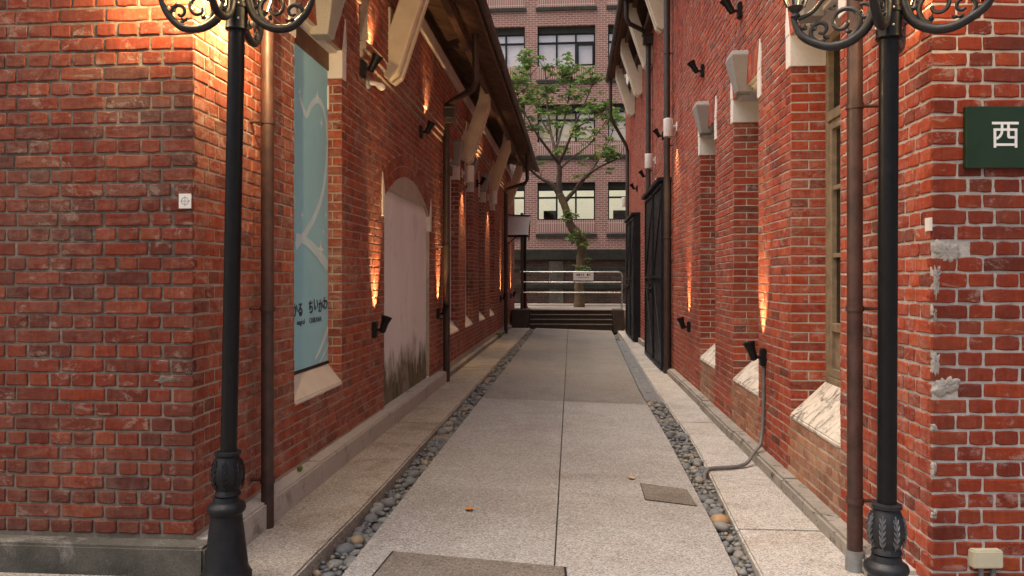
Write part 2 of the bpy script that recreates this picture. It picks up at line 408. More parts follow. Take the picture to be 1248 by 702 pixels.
def soldier_brick():
    t = NT('office soldier brick')
    sep = t.n('ShaderNodeSeparateXYZ'); t.l(t.P(), sep.inputs[0])
    cb = t.n('ShaderNodeCombineXYZ'); t.l(sep.outputs[2], cb.inputs[0]); t.l(sep.outputs[0], cb.inputs[1])
    b = t.n('ShaderNodeTexBrick'); t.l(cb.outputs[0], b.inputs['Vector']); b.offset = 0
    b.inputs['Scale'].default_value = 1; b.inputs['Brick Width'].default_value = .6; b.inputs['Row Height'].default_value = .085
    b.inputs['Mortar Size'].default_value = .012
    b.inputs['Color1'].default_value = (.33,.17,.145,1); b.inputs['Color2'].default_value = (.26,.13,.11,1); b.inputs['Mortar'].default_value = (.54,.44,.39,1)
    return t.done(b.outputs[0], .85, t.bump(b.outputs[1], -.6, .006), spec=.25)
SOLDIER = soldier_brick()
def oldwall_mat():
    t = NT('blackened old brick')
    sep = t.n('ShaderNodeSeparateXYZ'); t.l(t.P(), sep.inputs[0])
    cb = t.n('ShaderNodeCombineXYZ'); t.l(sep.outputs[0], cb.inputs[0]); t.l(sep.outputs[2], cb.inputs[1])
    b = t.n('ShaderNodeTexBrick'); t.l(cb.outputs[0], b.inputs['Vector'])
    b.inputs['Scale'].default_value = 1; b.inputs['Brick Width'].default_value = .26; b.inputs['Row Height'].default_value = .085
    b.inputs['Mortar Size'].default_value = .012
    b.inputs['Color1'].default_value = (.115,.058,.045,1); b.inputs['Color2'].default_value = (.06,.038,.033,1); b.inputs['Mortar'].default_value = (.085,.075,.065,1)
    base = t.mix(t.ramp(t.noise(5, 6, .75, src=t.mapped((1, 1, 3))), [(.60, 0), (.68, .9)]), b.outputs[0], (.32, .28, .26))
    base = t.mix(t.ramp(t.noise(1.2, 6, .7), [(.5, 0), (.7, .6)]), base, (.035, .033, .026))
    return t.done(base, .9, t.bump(b.outputs[1], -.6, .008), spec=.2)
OLDW = oldwall_mat()
LEDGE = plain('blackened ledge', (.028,.029,.022), .9, 0, .4, 4, .4)
def banner_mat():
    t = NT('light blue banner print')
    base = t.mix(t.ramp(t.noise(.9, 3, .5), [(.35, 0), (.7, 1)]), (.25,.58,.72), (.34,.68,.80))
    return t.done(base, .55, None, spec=.3)
BANNER = banner_mat()
BANW = plain('pale banner print', (.56,.80,.88), .55, 0, .1, 3, 0)
BANW2 = plain('white banner print', (.72,.84,.88), .55, 0, .06, 3, 0)

# ------------------------------------------------------------------ ground, path, pavements
gm = MB(); gm.add([(-700,-700,-.16),(700,-700,-.16),(700,700,-.16),(-700,700,-.16)], [(0,1,2,3)])
tag(gm.build('ground', GROUND), kind='structure')
XL, YLF = -1.85, 3.666
XR, YRF = 1.565, 3.545
gz = lambda x: -.03 * x
def lerp_tab(tab, y):
    if y <= tab[0][0]: return tab[0][1]
    for (a, p), (b, q) in zip(tab, tab[1:]):
        if y <= b: return p + (q - p) * (y - a) / (b - a)
    return tab[-1][1]
PL = [(0, -1.11), (3.8, -1.106), (13.7, -1.08), (23, -1.09)]
PR = [(0, .80), (3.9, .813), (4.5, .835), (7.2, .868), (10.4, .866), (14, .93), (23, 1.10)]
SL = [(0, -1.34), (3.6, -1.331), (4.7, -1.306), (23.2, -1.245)]
SR = [(0, .92), (3.8, .935), (4.44, .954), (7.1, 1.083), (10.4, 1.09), (20.9, 1.25), (24, 1.27)]
CJ = [(0, -.09), (3.9, -.095), (21.2, -.156)]
path = empty('path', (0, 0, 0)); path['kind'] = 'structure'
pb = MB(); pb.box(-1.04, .76, .5, 22.6, -.2, -.075); 
o = pb.build('bedding', GROUND, path)
rows = [1.2, 3.0, 4.62, 6.35, 9.25, 12.2, 15.2, 18.6, 22.55]
def slab_strip(fa, fb, y0, y1, zt, zb, mb, step=.4, gap=.004, inner=True):
    n = max(2, int((y1 - y0) / step))
    vs = []; fs = []
    for i in range(n + 1):
        y = y0 + gap + (y1 - y0 - 2 * gap) * i / n
        a, b = fa(y), fb(y)
        vs += [(a, y, zb), (a, y, zt(a)), (b, y, zt(b)), (b, y, zb)]
    for i in range(n):
        k = 4 * i
        fs += [(k, k+1, k+5, k+4), (k+1, k+2, k+6, k+5), (k+2, k+3, k+7, k+6)]
    fs += [(0, 3, 2, 1), (4*n, 4*n+1, 4*n+2, 4*n+3)]
    mb.add(vs, fs)
# hatch cut-outs are thin covers 4 mm proud of the slabs
for i, (y0, y1) in enumerate(zip(rows, rows[1:])):
    for side in (0, 1):
        fa = (lambda y: lerp_tab(PL, y)) if side == 0 else (lambda y: lerp_tab(CJ, y) + .0035)
        fb = (lambda y: lerp_tab(CJ, y) - .0035) if side == 0 else (lambda y: lerp_tab(PR, y))
        m = MB(); slab_strip(fa, fb, y0, y1, gz, -.085, m, gap=.0025)
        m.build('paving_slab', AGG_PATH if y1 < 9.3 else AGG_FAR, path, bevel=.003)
def pavement(name, fa, fb, segs, zt, mat, label=None):
    root = empty(name, (0, 0, 0)); root['kind'] = 'structure'
    for (y0, y1) in segs:
        m = MB(); slab_strip(fa, fb, y0, y1, lambda x: zt, -.14, m, gap=.003)
        m.build('kerb_slab', mat, root, bevel=.012, seg=2)
    return root
pavement('pavement_left', lambda y: XL + .02, lambda y: lerp_tab(SL, y), [(3.45, 7.6), (7.6, 12.4), (12.4, 17.5), (17.5, 21.0), (21.0, 24.6)], .03, AGG_L)
pavement('pavement_right', lambda y: lerp_tab(SR, y), lambda y: XR - .02, [(2.2, 4.72), (4.72, 8.2), (8.2, 12.7), (12.7, 17), (17, 20.5), (20.5, 23.3)], -.035, AGG_R)
m = MB(); m.box(-6, -1.36, .5, 3.44, -.15, .085)
tag(m.build('apron_left', GROUND, bevel=.01), kind='structure')
m = MB(); m.box(1.0, 6, .3, 2.19, -.15, -.05)
tag(m.build('apron_right', GROUND, bevel=.01), kind='structure')
# raised terrace beyond the steps
m = MB(); m.box(-9, 9, 23.45, 60, -.15, .53)
tag(m.build('terrace', GROUND, bevel=.01), kind='structure')

# ------------------------------------------------------------------ brick walls
def make_rows(s0, s1, z0, nrow, ch, parity, spans, L=.23, first=None):
    """list of (a, b, za, zb): English bond from corner s0; spans(z) -> list of free (a, b)"""
    out = []
    h = L / 2
    for r in range(nrow):
        za = z0 + r * ch; zb = za + ch; zm = (za + zb) / 2
        J = []; p = s0
        if (r + parity) % 2 == 0:
            p += L * .72; J.append(p); stp = h
        else:
            p += h; J.append(p); p += h; J.append(p); stp = L
        while p < s1 - .02: p += stp; J.append(p)
        J = [j + random.uniform(-.006, .006) for j in J]
        for (a, b) in spans(zm, s0, s1):
            js = [a] + [j for j in J if a + .045 < j < b - .045] + [b]
            for x, y in zip(js, js[1:]): out.append((x, y, za, zb))
    return out
def rect_spans(ops):
    def f(z, s0, s1):
        cut = sorted([q for q in (op(z) for op in ops) if q])
        fr = []; p = s0
        for a, b in cut:
            if a > p + .02: fr.append((p, a))
            p = max(p, b)
        if p < s1 - .02: fr.append((p, s1))
        return fr
    return f
def rect_op(a, b, z0, z1): return lambda z: (a, b) if z0 < z < z1 else None
class Frame:
    """wall plane: O + s*D + z*Z, outward N"""
    def __init__(s, O, D, N): s.O = Vector(O); s.D = Vector(D); s.N = Vector(N); s.Z = Vector((0, 0, 1))
    def p(s, a, z, n=0): return s.O + s.D * a + s.N * n + s.Z * z
BRICK_CACHE = {}
JT = .0105          # joint width
def brick_outline(w, h, rnd, jit):
    j = lambda: rnd.uniform(-jit, jit)
    pts = []
    c = min(.006, w * .1)
    pts.append((-w/2 + abs(j()), -h/2 + abs(j())))
    for t in (.34, .68): pts.append((-w/2 + w * (t + rnd.uniform(-.08, .08)), -h/2 + j() * .8))
    pts.append((w/2 - abs(j()), -h/2 + abs(j())))
    pts.append((w/2 + j() * .5, h * rnd.uniform(-.15, .15)))
    pts.append((w/2 - abs(j()), h/2 - abs(j())))
    for t in (.34, .68): pts.append((w/2 - w * (t + rnd.uniform(-.08, .08)), h/2 + j() * .8))
    pts.append((-w/2 + abs(j()), h/2 - abs(j())))
    pts.append((-w/2 + j() * .5, h * rnd.uniform(-.15, .15)))
    return pts
def brick_mesh(w, h, mat):
    k = (round(w, 2), round(h, 3), mat.name, random.randrange(7))
    if k in BRICK_CACHE: return BRICK_CACHE[k]
    rnd = random.Random(str(k)); o = brick_outline(w, h, rnd, .0042); n = len(o)
    pr = .007; vs = []; fs = []
    cx = .0045
    for (x, z) in o: vs.append((x, .03, z))
    for (x, z) in o: vs.append((x, -pr + .0035 + rnd.uniform(-.0006, .0006), z))
    for (x, z) in o:
        s = 1 - cx * 2 / w; q = 1 - cx * 2 / h
        vs.append((x * s, -pr + rnd.uniform(-.0012, .0008), z * q))
    for a in (0, n):
        fs += [(a + i, a + (i+1) % n, a + n + (i+1) % n, a + n + i) for i in range(n)]
    fs.append(tuple(range(2*n, 3*n)))
    me = bpy.data.meshes.new('brick'); me.from_pydata(vs, [], fs); me.materials.append(mat); me.update()
    BRICK_CACHE[k] = me; return me
def stuff_brick(mb, fr, a, b, za, zb, proud=.006):
    w = b - a - JT; h = zb - za - JT
    if w < .015 or h < .01: return
    cx = (a + b) / 2; cz = (za + zb) / 2
    pr = proud + random.uniform(-.0022, .0018); j = lambda: random.uniform(-.0025, .0025)
    cs = [(cx + sx * w/2 + j(), cz + sz * h/2 + j()) for sx, sz in ((-1,-1),(1,-1),(1,1),(-1,1))]
    vs = [fr.p(x, z, -.02) for x, z in cs] + [fr.p(x, z, pr - .003) for x, z in cs]
    vs += [fr.p(cx + (x - cx) * (1 - .009/w), cz + (z - cz) * (1 - .009/h), pr) for x, z in cs]
    fs = []
    for q in (0, 4): fs += [(q+i, q+(i+1) % 4, q+4+(i+1) % 4, q+4+i) for i in range(4)]
    fs.append((8, 9, 10, 11)); mb.add(vs, fs)
def mortar_panel(mb, fr, s0, s1, z0, z1, rects, thick=0):
    xs = sorted({s0, s1} | {min(max(q, s0), s1) for r in rects for q in r[:2]})
    zs = sorted({z0, z1} | {min(max(q, z0), z1) for r in rects for q in r[2:]})
    for a, b in zip(xs, xs[1:]):
        for c, d in zip(zs, zs[1:]):
            mx, mz = (a+b)/2, (c+d)/2
            if any(r[0] < mx < r[1] and r[2] < mz < r[3] for r in rects): continue
            mb.add([fr.p(a, c), fr.p(b, c), fr.p(b, d), fr.p(a, d)], [(0,1,2,3)])
def shown_area(fr, br):
    a, b, za, zb = br
    q = [proj(fr.p(s, z)) for s, z in ((a, za), (b, za), (b, zb), (a, zb))]
    if min(t[2] for t in q) < .5: return 0
    cx = sum(t[0] for t in q) / 4; cy = sum(t[1] for t in q) / 4
    if not (-5 < cx < 1253 and -4 < cy < 706): return 0
    A = 0
    for i in range(4):
        A += q[i][0] * q[(i+1) % 4][1] - q[(i+1) % 4][0] * q[i][1]
    return abs(A) / 2
def lay(walls, limit=300):
    """walls: list of (frame, bricks, material, wall object). The bricks that show largest become objects, the rest one part per wall"""
    allb = [(shown_area(fr, b), i, k) for i, (fr, bs, mt, wo) in enumerate(walls) for k, b in enumerate(bs)]
    allb.sort(reverse=True)
    pick = {(i, k) for A, i, k in allb[:limit] if A > 60}
    for i, (fr, bs, mt, wo) in enumerate(walls):
        mb = MB(); inv = parent_inv(wo)
        rot = Matrix((fr.D, -fr.N, fr.Z)).transposed().to_4x4()
        for k, (a, b, za, zb) in enumerate(bs):
            if (i, k) in pick and b - a > .03:
                me = brick_mesh(b - a - JT, zb - za - JT, mt)
                o = bpy.data.objects.new('brick', me); link(o, wo)
                o.matrix_parent_inverse = inv
                o.matrix_basis = Matrix.Translation(fr.p((a+b)/2, (za+zb)/2, random.uniform(-.002, .002))) @ rot @ \
                    Matrix.Rotation(random.uniform(-.006, .006), 4, 'Y')
            else: stuff_brick(mb, fr, a, b, za, zb)
        if mb.v:
            o = mb.build('brickwork', mt, wo); o['kind'] = 'stuff'

# ---- window bay pieces shared by both buildings -------------------------------------------------
def wedge_brick(mb, fr, poly, n0, n1):
    pts = [fr.p(a, z, n0) for a, z in poly]; mb.prism(pts, fr.N * (n1 - n0))
def flat_arch(bld, fr, a, b, z, hgt, dep, mat, key=True):
    """soldier-brick flat arch over the opening a..b at height z with white skewbacks and a granite keystone"""
    kw = .085
    mid = (a + b) / 2; n = 5
    m = MB(); m.prism([fr.p(a - .10, z, .003), fr.p(b + .10, z, .003), fr.p(b + .10, z + hgt, .003), fr.p(a - .10, z + hgt, .003)], fr.N * -(dep + .02))
    arch = m.build('arch', MOR_R if fr.N.x < 0 else MOR_LS, bld)
    for sgn, e in ((-1, a), (1, b)):
        for i in range(n):
            t0 = i / n; t1 = (i + 1) / n
            p0 = e + (mid + sgn * kw - e) * t0; p1 = e + (mid + sgn * kw - e) * t1
            q0 = p0 + sgn * .075 * (1 - t0); q1 = p1 + sgn * .075 * (1 - t1)
            g = .004 * (1 if p1 > p0 else -1)
            m = MB(); wedge_brick(m, fr, [(p0 + g, z + .002), (p1 - g, z + .002), (q1 - g, z + hgt - .004), (q0 + g, z + hgt - .004)], .0, .011)
            m.build('arch_brick', mat, arch)
        sk = MB(); wedge_brick(sk, fr, [(e - sgn * .002, z + .014), (e + sgn * .105, z + .014), (e + sgn * .105, z + .10), (e + sgn * .078, z + hgt + .02), (e + sgn * .070, z + hgt + .02), (e - sgn * .002, z + .020)], -dep, .016)
        # lower block of the skewback shows on the reveal
        p = sk
        p.prism([fr.p(e - sgn * .014, z - .22, .014), fr.p(e + sgn * .10, z - .22, .014), fr.p(e + sgn * .10, z + .012, .014), fr.p(e - sgn * .014, z + .012, .014)], fr.N * -dep)
        p.build('skewback', PLASTER, bld, bevel=.004)
    if key:
        m = MB(); kp = [(-.075, -.055, .085), (.075, -.055, .085), (.15, hgt + .02, .155), (.125, hgt + .065, .145), (-.125, hgt + .065, .145), (-.15, hgt + .02, .155)]
        nk = len(kp)
        m.add([fr.p(mid + x_, z + z_, -.05) for x_, z_, n_ in kp] + [fr.p(mid + x_, z + z_, n_) for x_, z_, n_ in kp],
              [tuple(range(nk - 1, -1, -1)), (nk, nk+1, nk+2, nk+5), (nk+5, nk+2, nk+3, nk+4)] + [(i_, (i_+1) % nk, nk + (i_+1) % nk, nk + i_) for i_ in range(nk)])
        m.build('keystone', STONE, bld, bevel=.006)
    m = MB(); m.prism([fr.p(a, z - .022, -.03), fr.p(b, z - .022, -.03), fr.p(b, z - .001, -.03), fr.p(a, z - .001, -.03)], fr.N * -(dep - .04))
    m.build('lintel_plaster', PLASTER, bld)
def sill(bld, fr, a, b, z, dep, rise, mat):
    m = MB()
    prof = [(.012, -.03), (.012, .0), (-dep + .01, rise), (-dep + .01, -.03)]
    m.prism([fr.p(a + .004, z + q, n) for n, q in prof], fr.D * (b - a - .008))
    return m.build('window_sill', mat, bld, bevel=.008, seg=2)
def reveals(bld, fr, a, b, z0, z1, dep, ch, mortar, brick, zbase, parity=0, name='reveal'):
    """brick jambs on both sides of an opening"""
    for side, e in ((0, a), (1, b)):
        sg = 1 if side == 0 else -1
        f2 = Frame(fr.p(e, 0, .004), -fr.N, fr.D * sg)
        m = MB(); m.add([f2.p(0, z0), f2.p(dep, z0), f2.p(dep, z1), f2.p(0, z1)], [(0,1,2,3)])
        w = m.build(name, mortar, bld)
        mb = MB(); r0 = int(math.floor((z0 - zbase) / ch)); r = r0
        while zbase + r * ch < z1:
            za = max(z0, zbase + r * ch); zb = min(z1, zbase + (r + 1) * ch)
            js = [-.005, dep + .002] if (r + parity) % 2 else [-.005, min(.125, dep * .55), dep + .002]
            for x, y in zip(js, js[1:]): stuff_brick(mb, f2, x, y, za, zb, .005)
            r += 1
        o = mb.build('brickwork', brick, w); o['kind'] = 'stuff'
def timber_window(bld, fr, a, b, z0, z1, dep, wood, gl, panel=.32):
    """casement: frame, two leaves with bars, lower wood panel, panes"""
    m = MB(); n0, n1 = -dep - .06, -dep + .012
    def bx(mm, s0, s1, q0, q1, na, nb):
        mm.prism([fr.p(s0, q0, na), fr.p(s1, q0, na), fr.p(s1, q1, na), fr.p(s0, q1, na)], fr.N * (nb - na))
    bx(m, a, a + .06, z0, z1, n0, n1); bx(m, b - .06, b, z0, z1, n0, n1)
    bx(m, a + .06, b - .06, z1 - .06, z1, n0, n1); bx(m, a + .06, b - .06, z0, z0 + .07, n0, n1)
    win = m.build('window', wood, bld, bevel=.004)
    mid = (a + b) / 2
    hs = z1 - .62
    m = MB(); bx(m, a + .06, b - .06, hs, hs + .07, n0 + .003, n1 + .01); m.build('transom', wood, win, bevel=.004)
    for s0, s1 in ((a + .063, mid - .003), (mid + .003, b - .063)):
        m = MB(); lo = z0 + .073
        bx(m, s0, s0 + .055, lo, hs - .003, n0 + .012, n1 - .006); bx(m, s1 - .055, s1, lo, hs - .003, n0 + .012, n1 - .006)
        for zz in (lo, lo + panel, hs - .06): bx(m, s0 + .055, s1 - .055, zz, zz + .06, n0 + .012, n1 - .006)
        st = (hs - lo - panel - .06) / 3
        for k in (1, 2): bx(m, s0 + .055, s1 - .055, lo + panel + .06 + k * st - .015, lo + panel + .06 + k * st + .015, n0 + .02, n1 - .012)
        bx(m, s0 + .055, s1 - .055, lo + .06, lo + panel, n0 + .02, n1 - .03)
        m.build('casement', wood, win, bevel=.003)
        m = MB(); bx(m, s0 + .055, s1 - .055, lo + panel + .06, hs - .06, n0 + .025, n0 + .031); m.build('pane', gl, win)
    m = MB(); bx(m, a + .06, b - .06, hs + .07, z1 - .06, n0 + .025, n0 + .031); m.build('pane', gl, win)
    m = MB(); bx(m, a, b, z0, z1, n0 - .32, n0 - .3); m.build('curtain', DARKIN, win)  # near-black sheet stands in for the unlit room behind the glass
    return win

# ------------------------------------------------------------------ LEFT BRICK BUILDING
LB = empty('brick_building', (XL, YLF, 0), 'long low red brick building with the blue banner and a whitewashed blind arch', 'building')
CHL = .0718; ZL0 = .198; ENDL = 24.4
FLs = Frame((XL, YLF, 0), (0, 1, 0), (1, 0, 0))         # alley side, s = Y - YLF
FLf = Frame((XL, YLF, 0), (-1, 0, 0), (0, -1, 0))       # front, s runs to the left
sL = lambda y: y - YLF
WINL = [(5.035, 6.097), (11.45, 12.46), (13.22, 14.22), (15.17, 16.2), (17.15, 18.12)]
DOORL = (21.05, 21.85)
ZS, ZT = .632, 3.27          # sill lip, arch soffit on the left
NA, NB, NSP, NRISE = 7.50, 9.893, 2.25, .33
def niche_span(z):
    if z < ZL0: return None
    if z < NSP: return (sL(NA), sL(NB))
    half = (NB - NA) / 2; Rr = (half**2 + NRISE**2) / (2 * NRISE); zc = NSP + NRISE - Rr
    RO = Rr + .235                       # brick ring is laid separately
    if z - zc < RO:
        q = math.sqrt(RO**2 - (z - zc)**2); c = sL((NA + NB) / 2)
        hh = min(q, half + .09); return (c - hh, c + hh)
    return None
opsL = [niche_span] + [rect_op(sL(a), sL(b), ZS - .02, ZT) for a, b in WINL] + [rect_op(sL(a) - .1, sL(b) + .1, ZT - .22, ZT + .26) for a, b in WINL] + [rect_op(sL(DOORL[0]), sL(DOORL[1]), 0, 2.5)]
ZLt = 4.35
nrow = int((ZLt - ZL0) / CHL)
bricks_side = make_rows(.0, sL(ENDL), ZL0, nrow, CHL, 1, rect_spans(opsL))
m = MB()
rectsL = [(sL(a), sL(b), ZS - .02, ZT) for a, b in WINL] + [(sL(NA), sL(NB), 0, NSP + .1), (sL(DOORL[0]), sL(DOORL[1]), 0, 2.5)]
mortar_panel(m, FLs, 0, sL(ENDL), .02, 5.0, rectsL)
m.add([FLs.p(sL(ENDL), .02), FLs.p(sL(ENDL), .02, -4), FLs.p(sL(ENDL), 5, -4), FLs.p(sL(ENDL), 5)], [(0,1,2,3)])
wall_ls = m.build('side_wall', MOR_LS, LB)
m = MB(); mortar_panel(m, FLf, 0, 4.5, .02, 5.2, [])
wall_lf = m.build('front_wall', MOR_LF, LB)
bricks_front = make_rows(-.0105, 4.5, ZL0, int((5.1 - ZL0) / CHL), CHL, 0, rect_spans([]))
lay([(FLf, bricks_front, BRK_LF, wall_lf), (FLs, bricks_side, BRK_LS, wall_ls)])
# plinth
m = MB(); m.box(XL - 4.5, XL + .115, YLF - .125, YLF + .001, -.02, .182); m.build('plinth', PLINTH_F, LB, bevel=.012, seg=2)
m = MB()
ys = [YLF + .002, 5.3, 7.4, 9.1, 10.62]
for y0, y1 in zip(ys, ys[1:]):
    m = MB(); m.box(XL - .05, XL + .112 + random.uniform(-.004, .004), y0 + .0015, y1 - .0015, -.02, .184 + random.uniform(-.004, .004)); m.build('plinth', PLINTH_L, LB, bevel=.012, seg=2)
m = MB(); m.box(XL - .05, XL + .07, 10.63, DOORL[0], -.02, .11); m.box(XL - .05, XL + .07, DOORL[1], ENDL, -.02, .11); m.build('plinth', PLINTH_R, LB, bevel=.012)
# blind arch
half = (NB - NA) / 2; RR = (half**2 + NRISE**2) / (2 * NRISE); ZC = NSP + NRISE - RR; cY = (NA + NB) / 2
pts = [(NA + .002, ZL0 - .015), (NB - .002, ZL0 - .015)]
amax = math.asin((half - .002) / RR)
arcp = [(cY + RR * math.sin(amax - 2 * amax * i / 24), ZC + RR * math.cos(amax - 2 * amax * i / 24)) for i in range(25)]
m = MB(); m.prism([FLs.p(sL(y), z, -.035) for y, z in pts + arcp], FLs.N * -.1); m.build('blind_arch_infill', NICHE, LB)
m = MB()
for e, sg in ((NA, 1), (NB, -1)):
    f2 = Frame(FLs.p(sL(e), 0, .004), -FLs.N, FLs.D * sg); m.add([f2.p(0, ZL0), f2.p(.06, ZL0), f2.p(.06, NSP), f2.p(0, NSP)], [(0,1,2,3)])
m.build('arch_jamb', MOR_LS, LB)
m = MB()
outer = [(cY + (RR + .245) * math.sin(amax * 1.05 - 2.1 * amax * i / 24), ZC + (RR + .245) * math.cos(amax * 1.05 - 2.1 * amax * i / 24)) for i in range(25)]
inner = [(cY + (RR - .002) * math.sin(amax * 1.05 - 2.1 * amax * i / 24), ZC + (RR - .002) * math.cos(amax * 1.05 - 2.1 * amax * i / 24)) for i in range(25)]
for i in range(24):
    m.prism([FLs.p(sL(y), z, .002) for y, z in (inner[i], outer[i], outer[i+1], inner[i+1])], FLs.N * -.05)
ring = m.build('arch_ring', MOR_LS, LB)
for ro in (0, .12):
    nb = 34; r0 = RR + ro + .004; r1 = r0 + .110
    for i in range(nb):
        t0 = -amax * 1.04 + 2.08 * amax * i / nb + .0022; t1 = -amax * 1.04 + 2.08 * amax * (i + 1) / nb - .0022
        m = MB(); wedge_brick(m, FLs, [(sL(cY + r * math.sin(t)), ZC + r * math.cos(t)) for r, t in ((r0, t0), (r0, t1), (r1, t1), (r1, t0))], -.03, .007 + random.uniform(-.002, .002))
        m.build('arch_brick', BRK_LS, ring)
for e, sg in ((NA, -1), (NB, 1)):
    m = MB(); wedge_brick(m, FLs, [(sL(e) - sg * .003, NSP - .19), (sL(e) + sg * .105, NSP - .19), (sL(e) + sg * .105, NSP + .16), (sL(e) + sg * .085, NSP + .24), (sL(e) - sg * .003, NSP + .01)], -.05, .016)
    m.build('skewback', PLASTER, LB, bevel=.004)
# windows of the left building
DEPL = .125
for i, (a, b) in enumerate(WINL):
    sa_, sb_ = sL(a), sL(b)
    flat_arch(LB, FLs, sa_, sb_, ZT, .26, DEPL + .1, BRK_LS)
    reveals(LB, FLs, sa_, sb_, ZS - .01, ZT, DEPL + .01, CHL, MOR_LS, BRK_LS, ZL0, i % 2)
    sill(LB, FLs, sa_, sb_, ZS, DEPL, .155, SILL_L)
    m = MB(); n0 = -DEPL
    fr = FLs
    for s0, s1, q0, q1 in ((sa_, sb_, ZT - .16, ZT - .022),):
        m.prism([fr.p(s0, q0, n0 + .03), fr.p(s1, q0, n0 + .03), fr.p(s1, q1, n0 + .03), fr.p(s0, q1, n0 + .03)], fr.N * -.06)
    fo = m.build('window_head', WOOD_D, LB)
    m = MB(); m.prism([fr.p(sa_, ZS, -DEPL - .03), fr.p(sb_, ZS, -DEPL - .03), fr.p(sb_, ZT, -DEPL - .03), fr.p(sa_, ZT, -DEPL - .03)], fr.N * -.03)
    wb = m.build('window', LAVENDER if i else DARKIN, LB)
    if i:
        for k in (0, 1):
            e0, e1 = (sa_, sa_ + .05) if k == 0 else (sb_ - .05, sb_)
            m = MB(); m.prism([fr.p(e0, ZS + .14, -DEPL - .03), fr.p(e1, ZS + .14, -DEPL - .03), fr.p(e1, ZT - .17, -DEPL - .03), fr.p(e0, ZT - .17, -DEPL - .03)], fr.N * .035)
            m.build('window_stile', WHITEP, wb)
# door far along the wall
d0, d1 = sL(DOORL[0]), sL(DOORL[1])
reveals(LB, FLs, d0, d1, .03, 2.5, .2, CHL, MOR_LS, BRK_LS, ZL0, 0)
m = MB(); m.prism([FLs.p(d0, .03, -.2), FLs.p(d1, .03, -.2), FLs.p(d1, 2.5, -.2), FLs.p(d0, 2.5, -.2)], FLs.N * -.05); dr = m.build('door', WOOD_D, LB)
m = MB(); m.prism([FLs.p(d0 + .1, 1.2, -.199), FLs.p(d1 - .1, 1.2, -.199), FLs.p(d1 - .1, 2.35, -.199), FLs.p(d0 + .1, 2.35, -.199)], FLs.N * .012); m.build('door_panel', WOOD_D, dr)
m = MB(); m.prism([FLs.p(d0 - .12, 2.5, .015), FLs.p(d1 + .12, 2.5, .015), FLs.p(d1 + .12, 2.68, .015), FLs.p(d0 - .12, 2.68, .015)], FLs.N * -.2); m.build('lintel', PLASTER, LB, bevel=.006)
# corbelled brick band
def corbels(s0, s1, courses):
    for k, (z0, z1, pr, L_) in enumerate(courses):
        m = MB(); fr2 = Frame(FLs.p(0, 0, pr), FLs.D, FLs.N); m2 = MB()
        m.prism([fr2.p(s0, z0 + .001 * k), fr2.p(s1, z0 + .001 * k), fr2.p(s1, z1 - .001), fr2.p(s0, z1 - .001)], FLs.N * -(pr + .02))
        cb = m.build('corbel_course', MOR_LS, LB)
        r = 0; z = z0; n = max(1, round((z1 - z0) / CHL)); h = (z1 - z0) / n
        for r in range(n):
            s = s0; L = L_ if n == 1 else (.23 if r % 2 else .115)
            while s < s1 - .06:
                e = min(s1, s + L); stuff_brick(m2, fr2, s, e, z0 + r * h, z0 + (r + 1) * h, .006); s = e
        o = m2.build('brickwork', BRK_LS, cb); o['kind'] = 'stuff'
corbels(sL(6.62), sL(11.1), [(3.37, 3.44, .03, .115), (3.44, 3.51, .06, .23), (3.512, 4.32, .075, .23)])
corbels(sL(11.13), sL(22.2), [(3.82, 3.89, .03, .23), (3.89, 3.96, .06, .115), (3.962, 4.32, .075, .23)])
corbels(sL(4.3), sL(6.59), [(3.82, 3.89, .03, .23), (3.89, 3.96, .06, .115), (3.962, 4.32, .075, .23)])
# eaves
EX, EZ = -1.10, 4.54
ROOF = empty('roof', (0, 0, 0)); ROOF.parent = LB; ROOF.matrix_parent_inverse = parent_inv(LB)
def roofz(x): return EZ + (EX - x) * .30
YE0, YE1 = 2.9, 22.3
y = YE0; k = 0
while y < YE1 - .05:
    y2 = min(y + .185, YE1); x1 = XL - .15
    dz = random.uniform(-.003, .003)
    m = MB(); m.prism([(EX, y + .003, EZ + dz), (x1, y + .003, roofz(x1) + dz), (x1, y + .003, roofz(x1) + .03), (EX, y + .003, EZ + .03)], (0, y2 - y - .006, 0))
    m.build('soffit_board', WOOD_D, ROOF); y = y2; k += 1
m = MB(); xr = -5.5; m.prism([(EX - .02, YE0, EZ + .04), (xr, YE0, roofz(xr) + .04), (xr, YE0, roofz(xr) + .14), (EX - .02, YE0, EZ + .14)], (0, YE1 - YE0, 0)); m.build('roof_covering', PIPED, ROOF)
m = MB(); m.box(EX - .002, EX + .03, YE0, YE1, EZ - .03, EZ + .15); m.build('fascia', WOOD_D, ROOF)
m = MB(); m.tube([(EX + .075, YE0, EZ + .03), (EX + .075, YE1 + .03, EZ + .02)], .055, 10); m.build('gutter', PIPED, ROOF, smooth=True)
m = MB(); m.box(-1.45, -1.37, YE0, YE1 - .1, roofz(-1.37) - .13, roofz(-1.45) - .006); m.build('purlin', WOOD_D, ROOF)
m = MB(); m.box(XL, XL + .11, YLF + .6, YE1, 4.33, 4.51); m.build('wall_plate', PLATE, ROOF, bevel=.008)
m = MB(); m.box(XL, XL + .03, YLF + .6, YE1, 4.52, roofz(XL) - .008); m.build('frieze_board', WOOD_D, ROOF)
def bracket(bld, fr, s, zb, zt, out, mat, th=.09, gap=.10):
    """pair of cream timber knee braces"""
    for k, off in enumerate((0, gap + th)):
        prof = [(.0, zb + .06), (.09, zb), (.17, zb + .06), (out, zt - .34), (out, zt), (out - .14, zt), (out - .17, zt - .22), (.10, zb + .52), (.10, zb + .70), (0, zb + .70)]
        m = MB(); m.prism([fr.p(s + off, z, n) for n, z in prof], fr.D * th)
        m.build('bracket', mat, bld, bevel=.006)
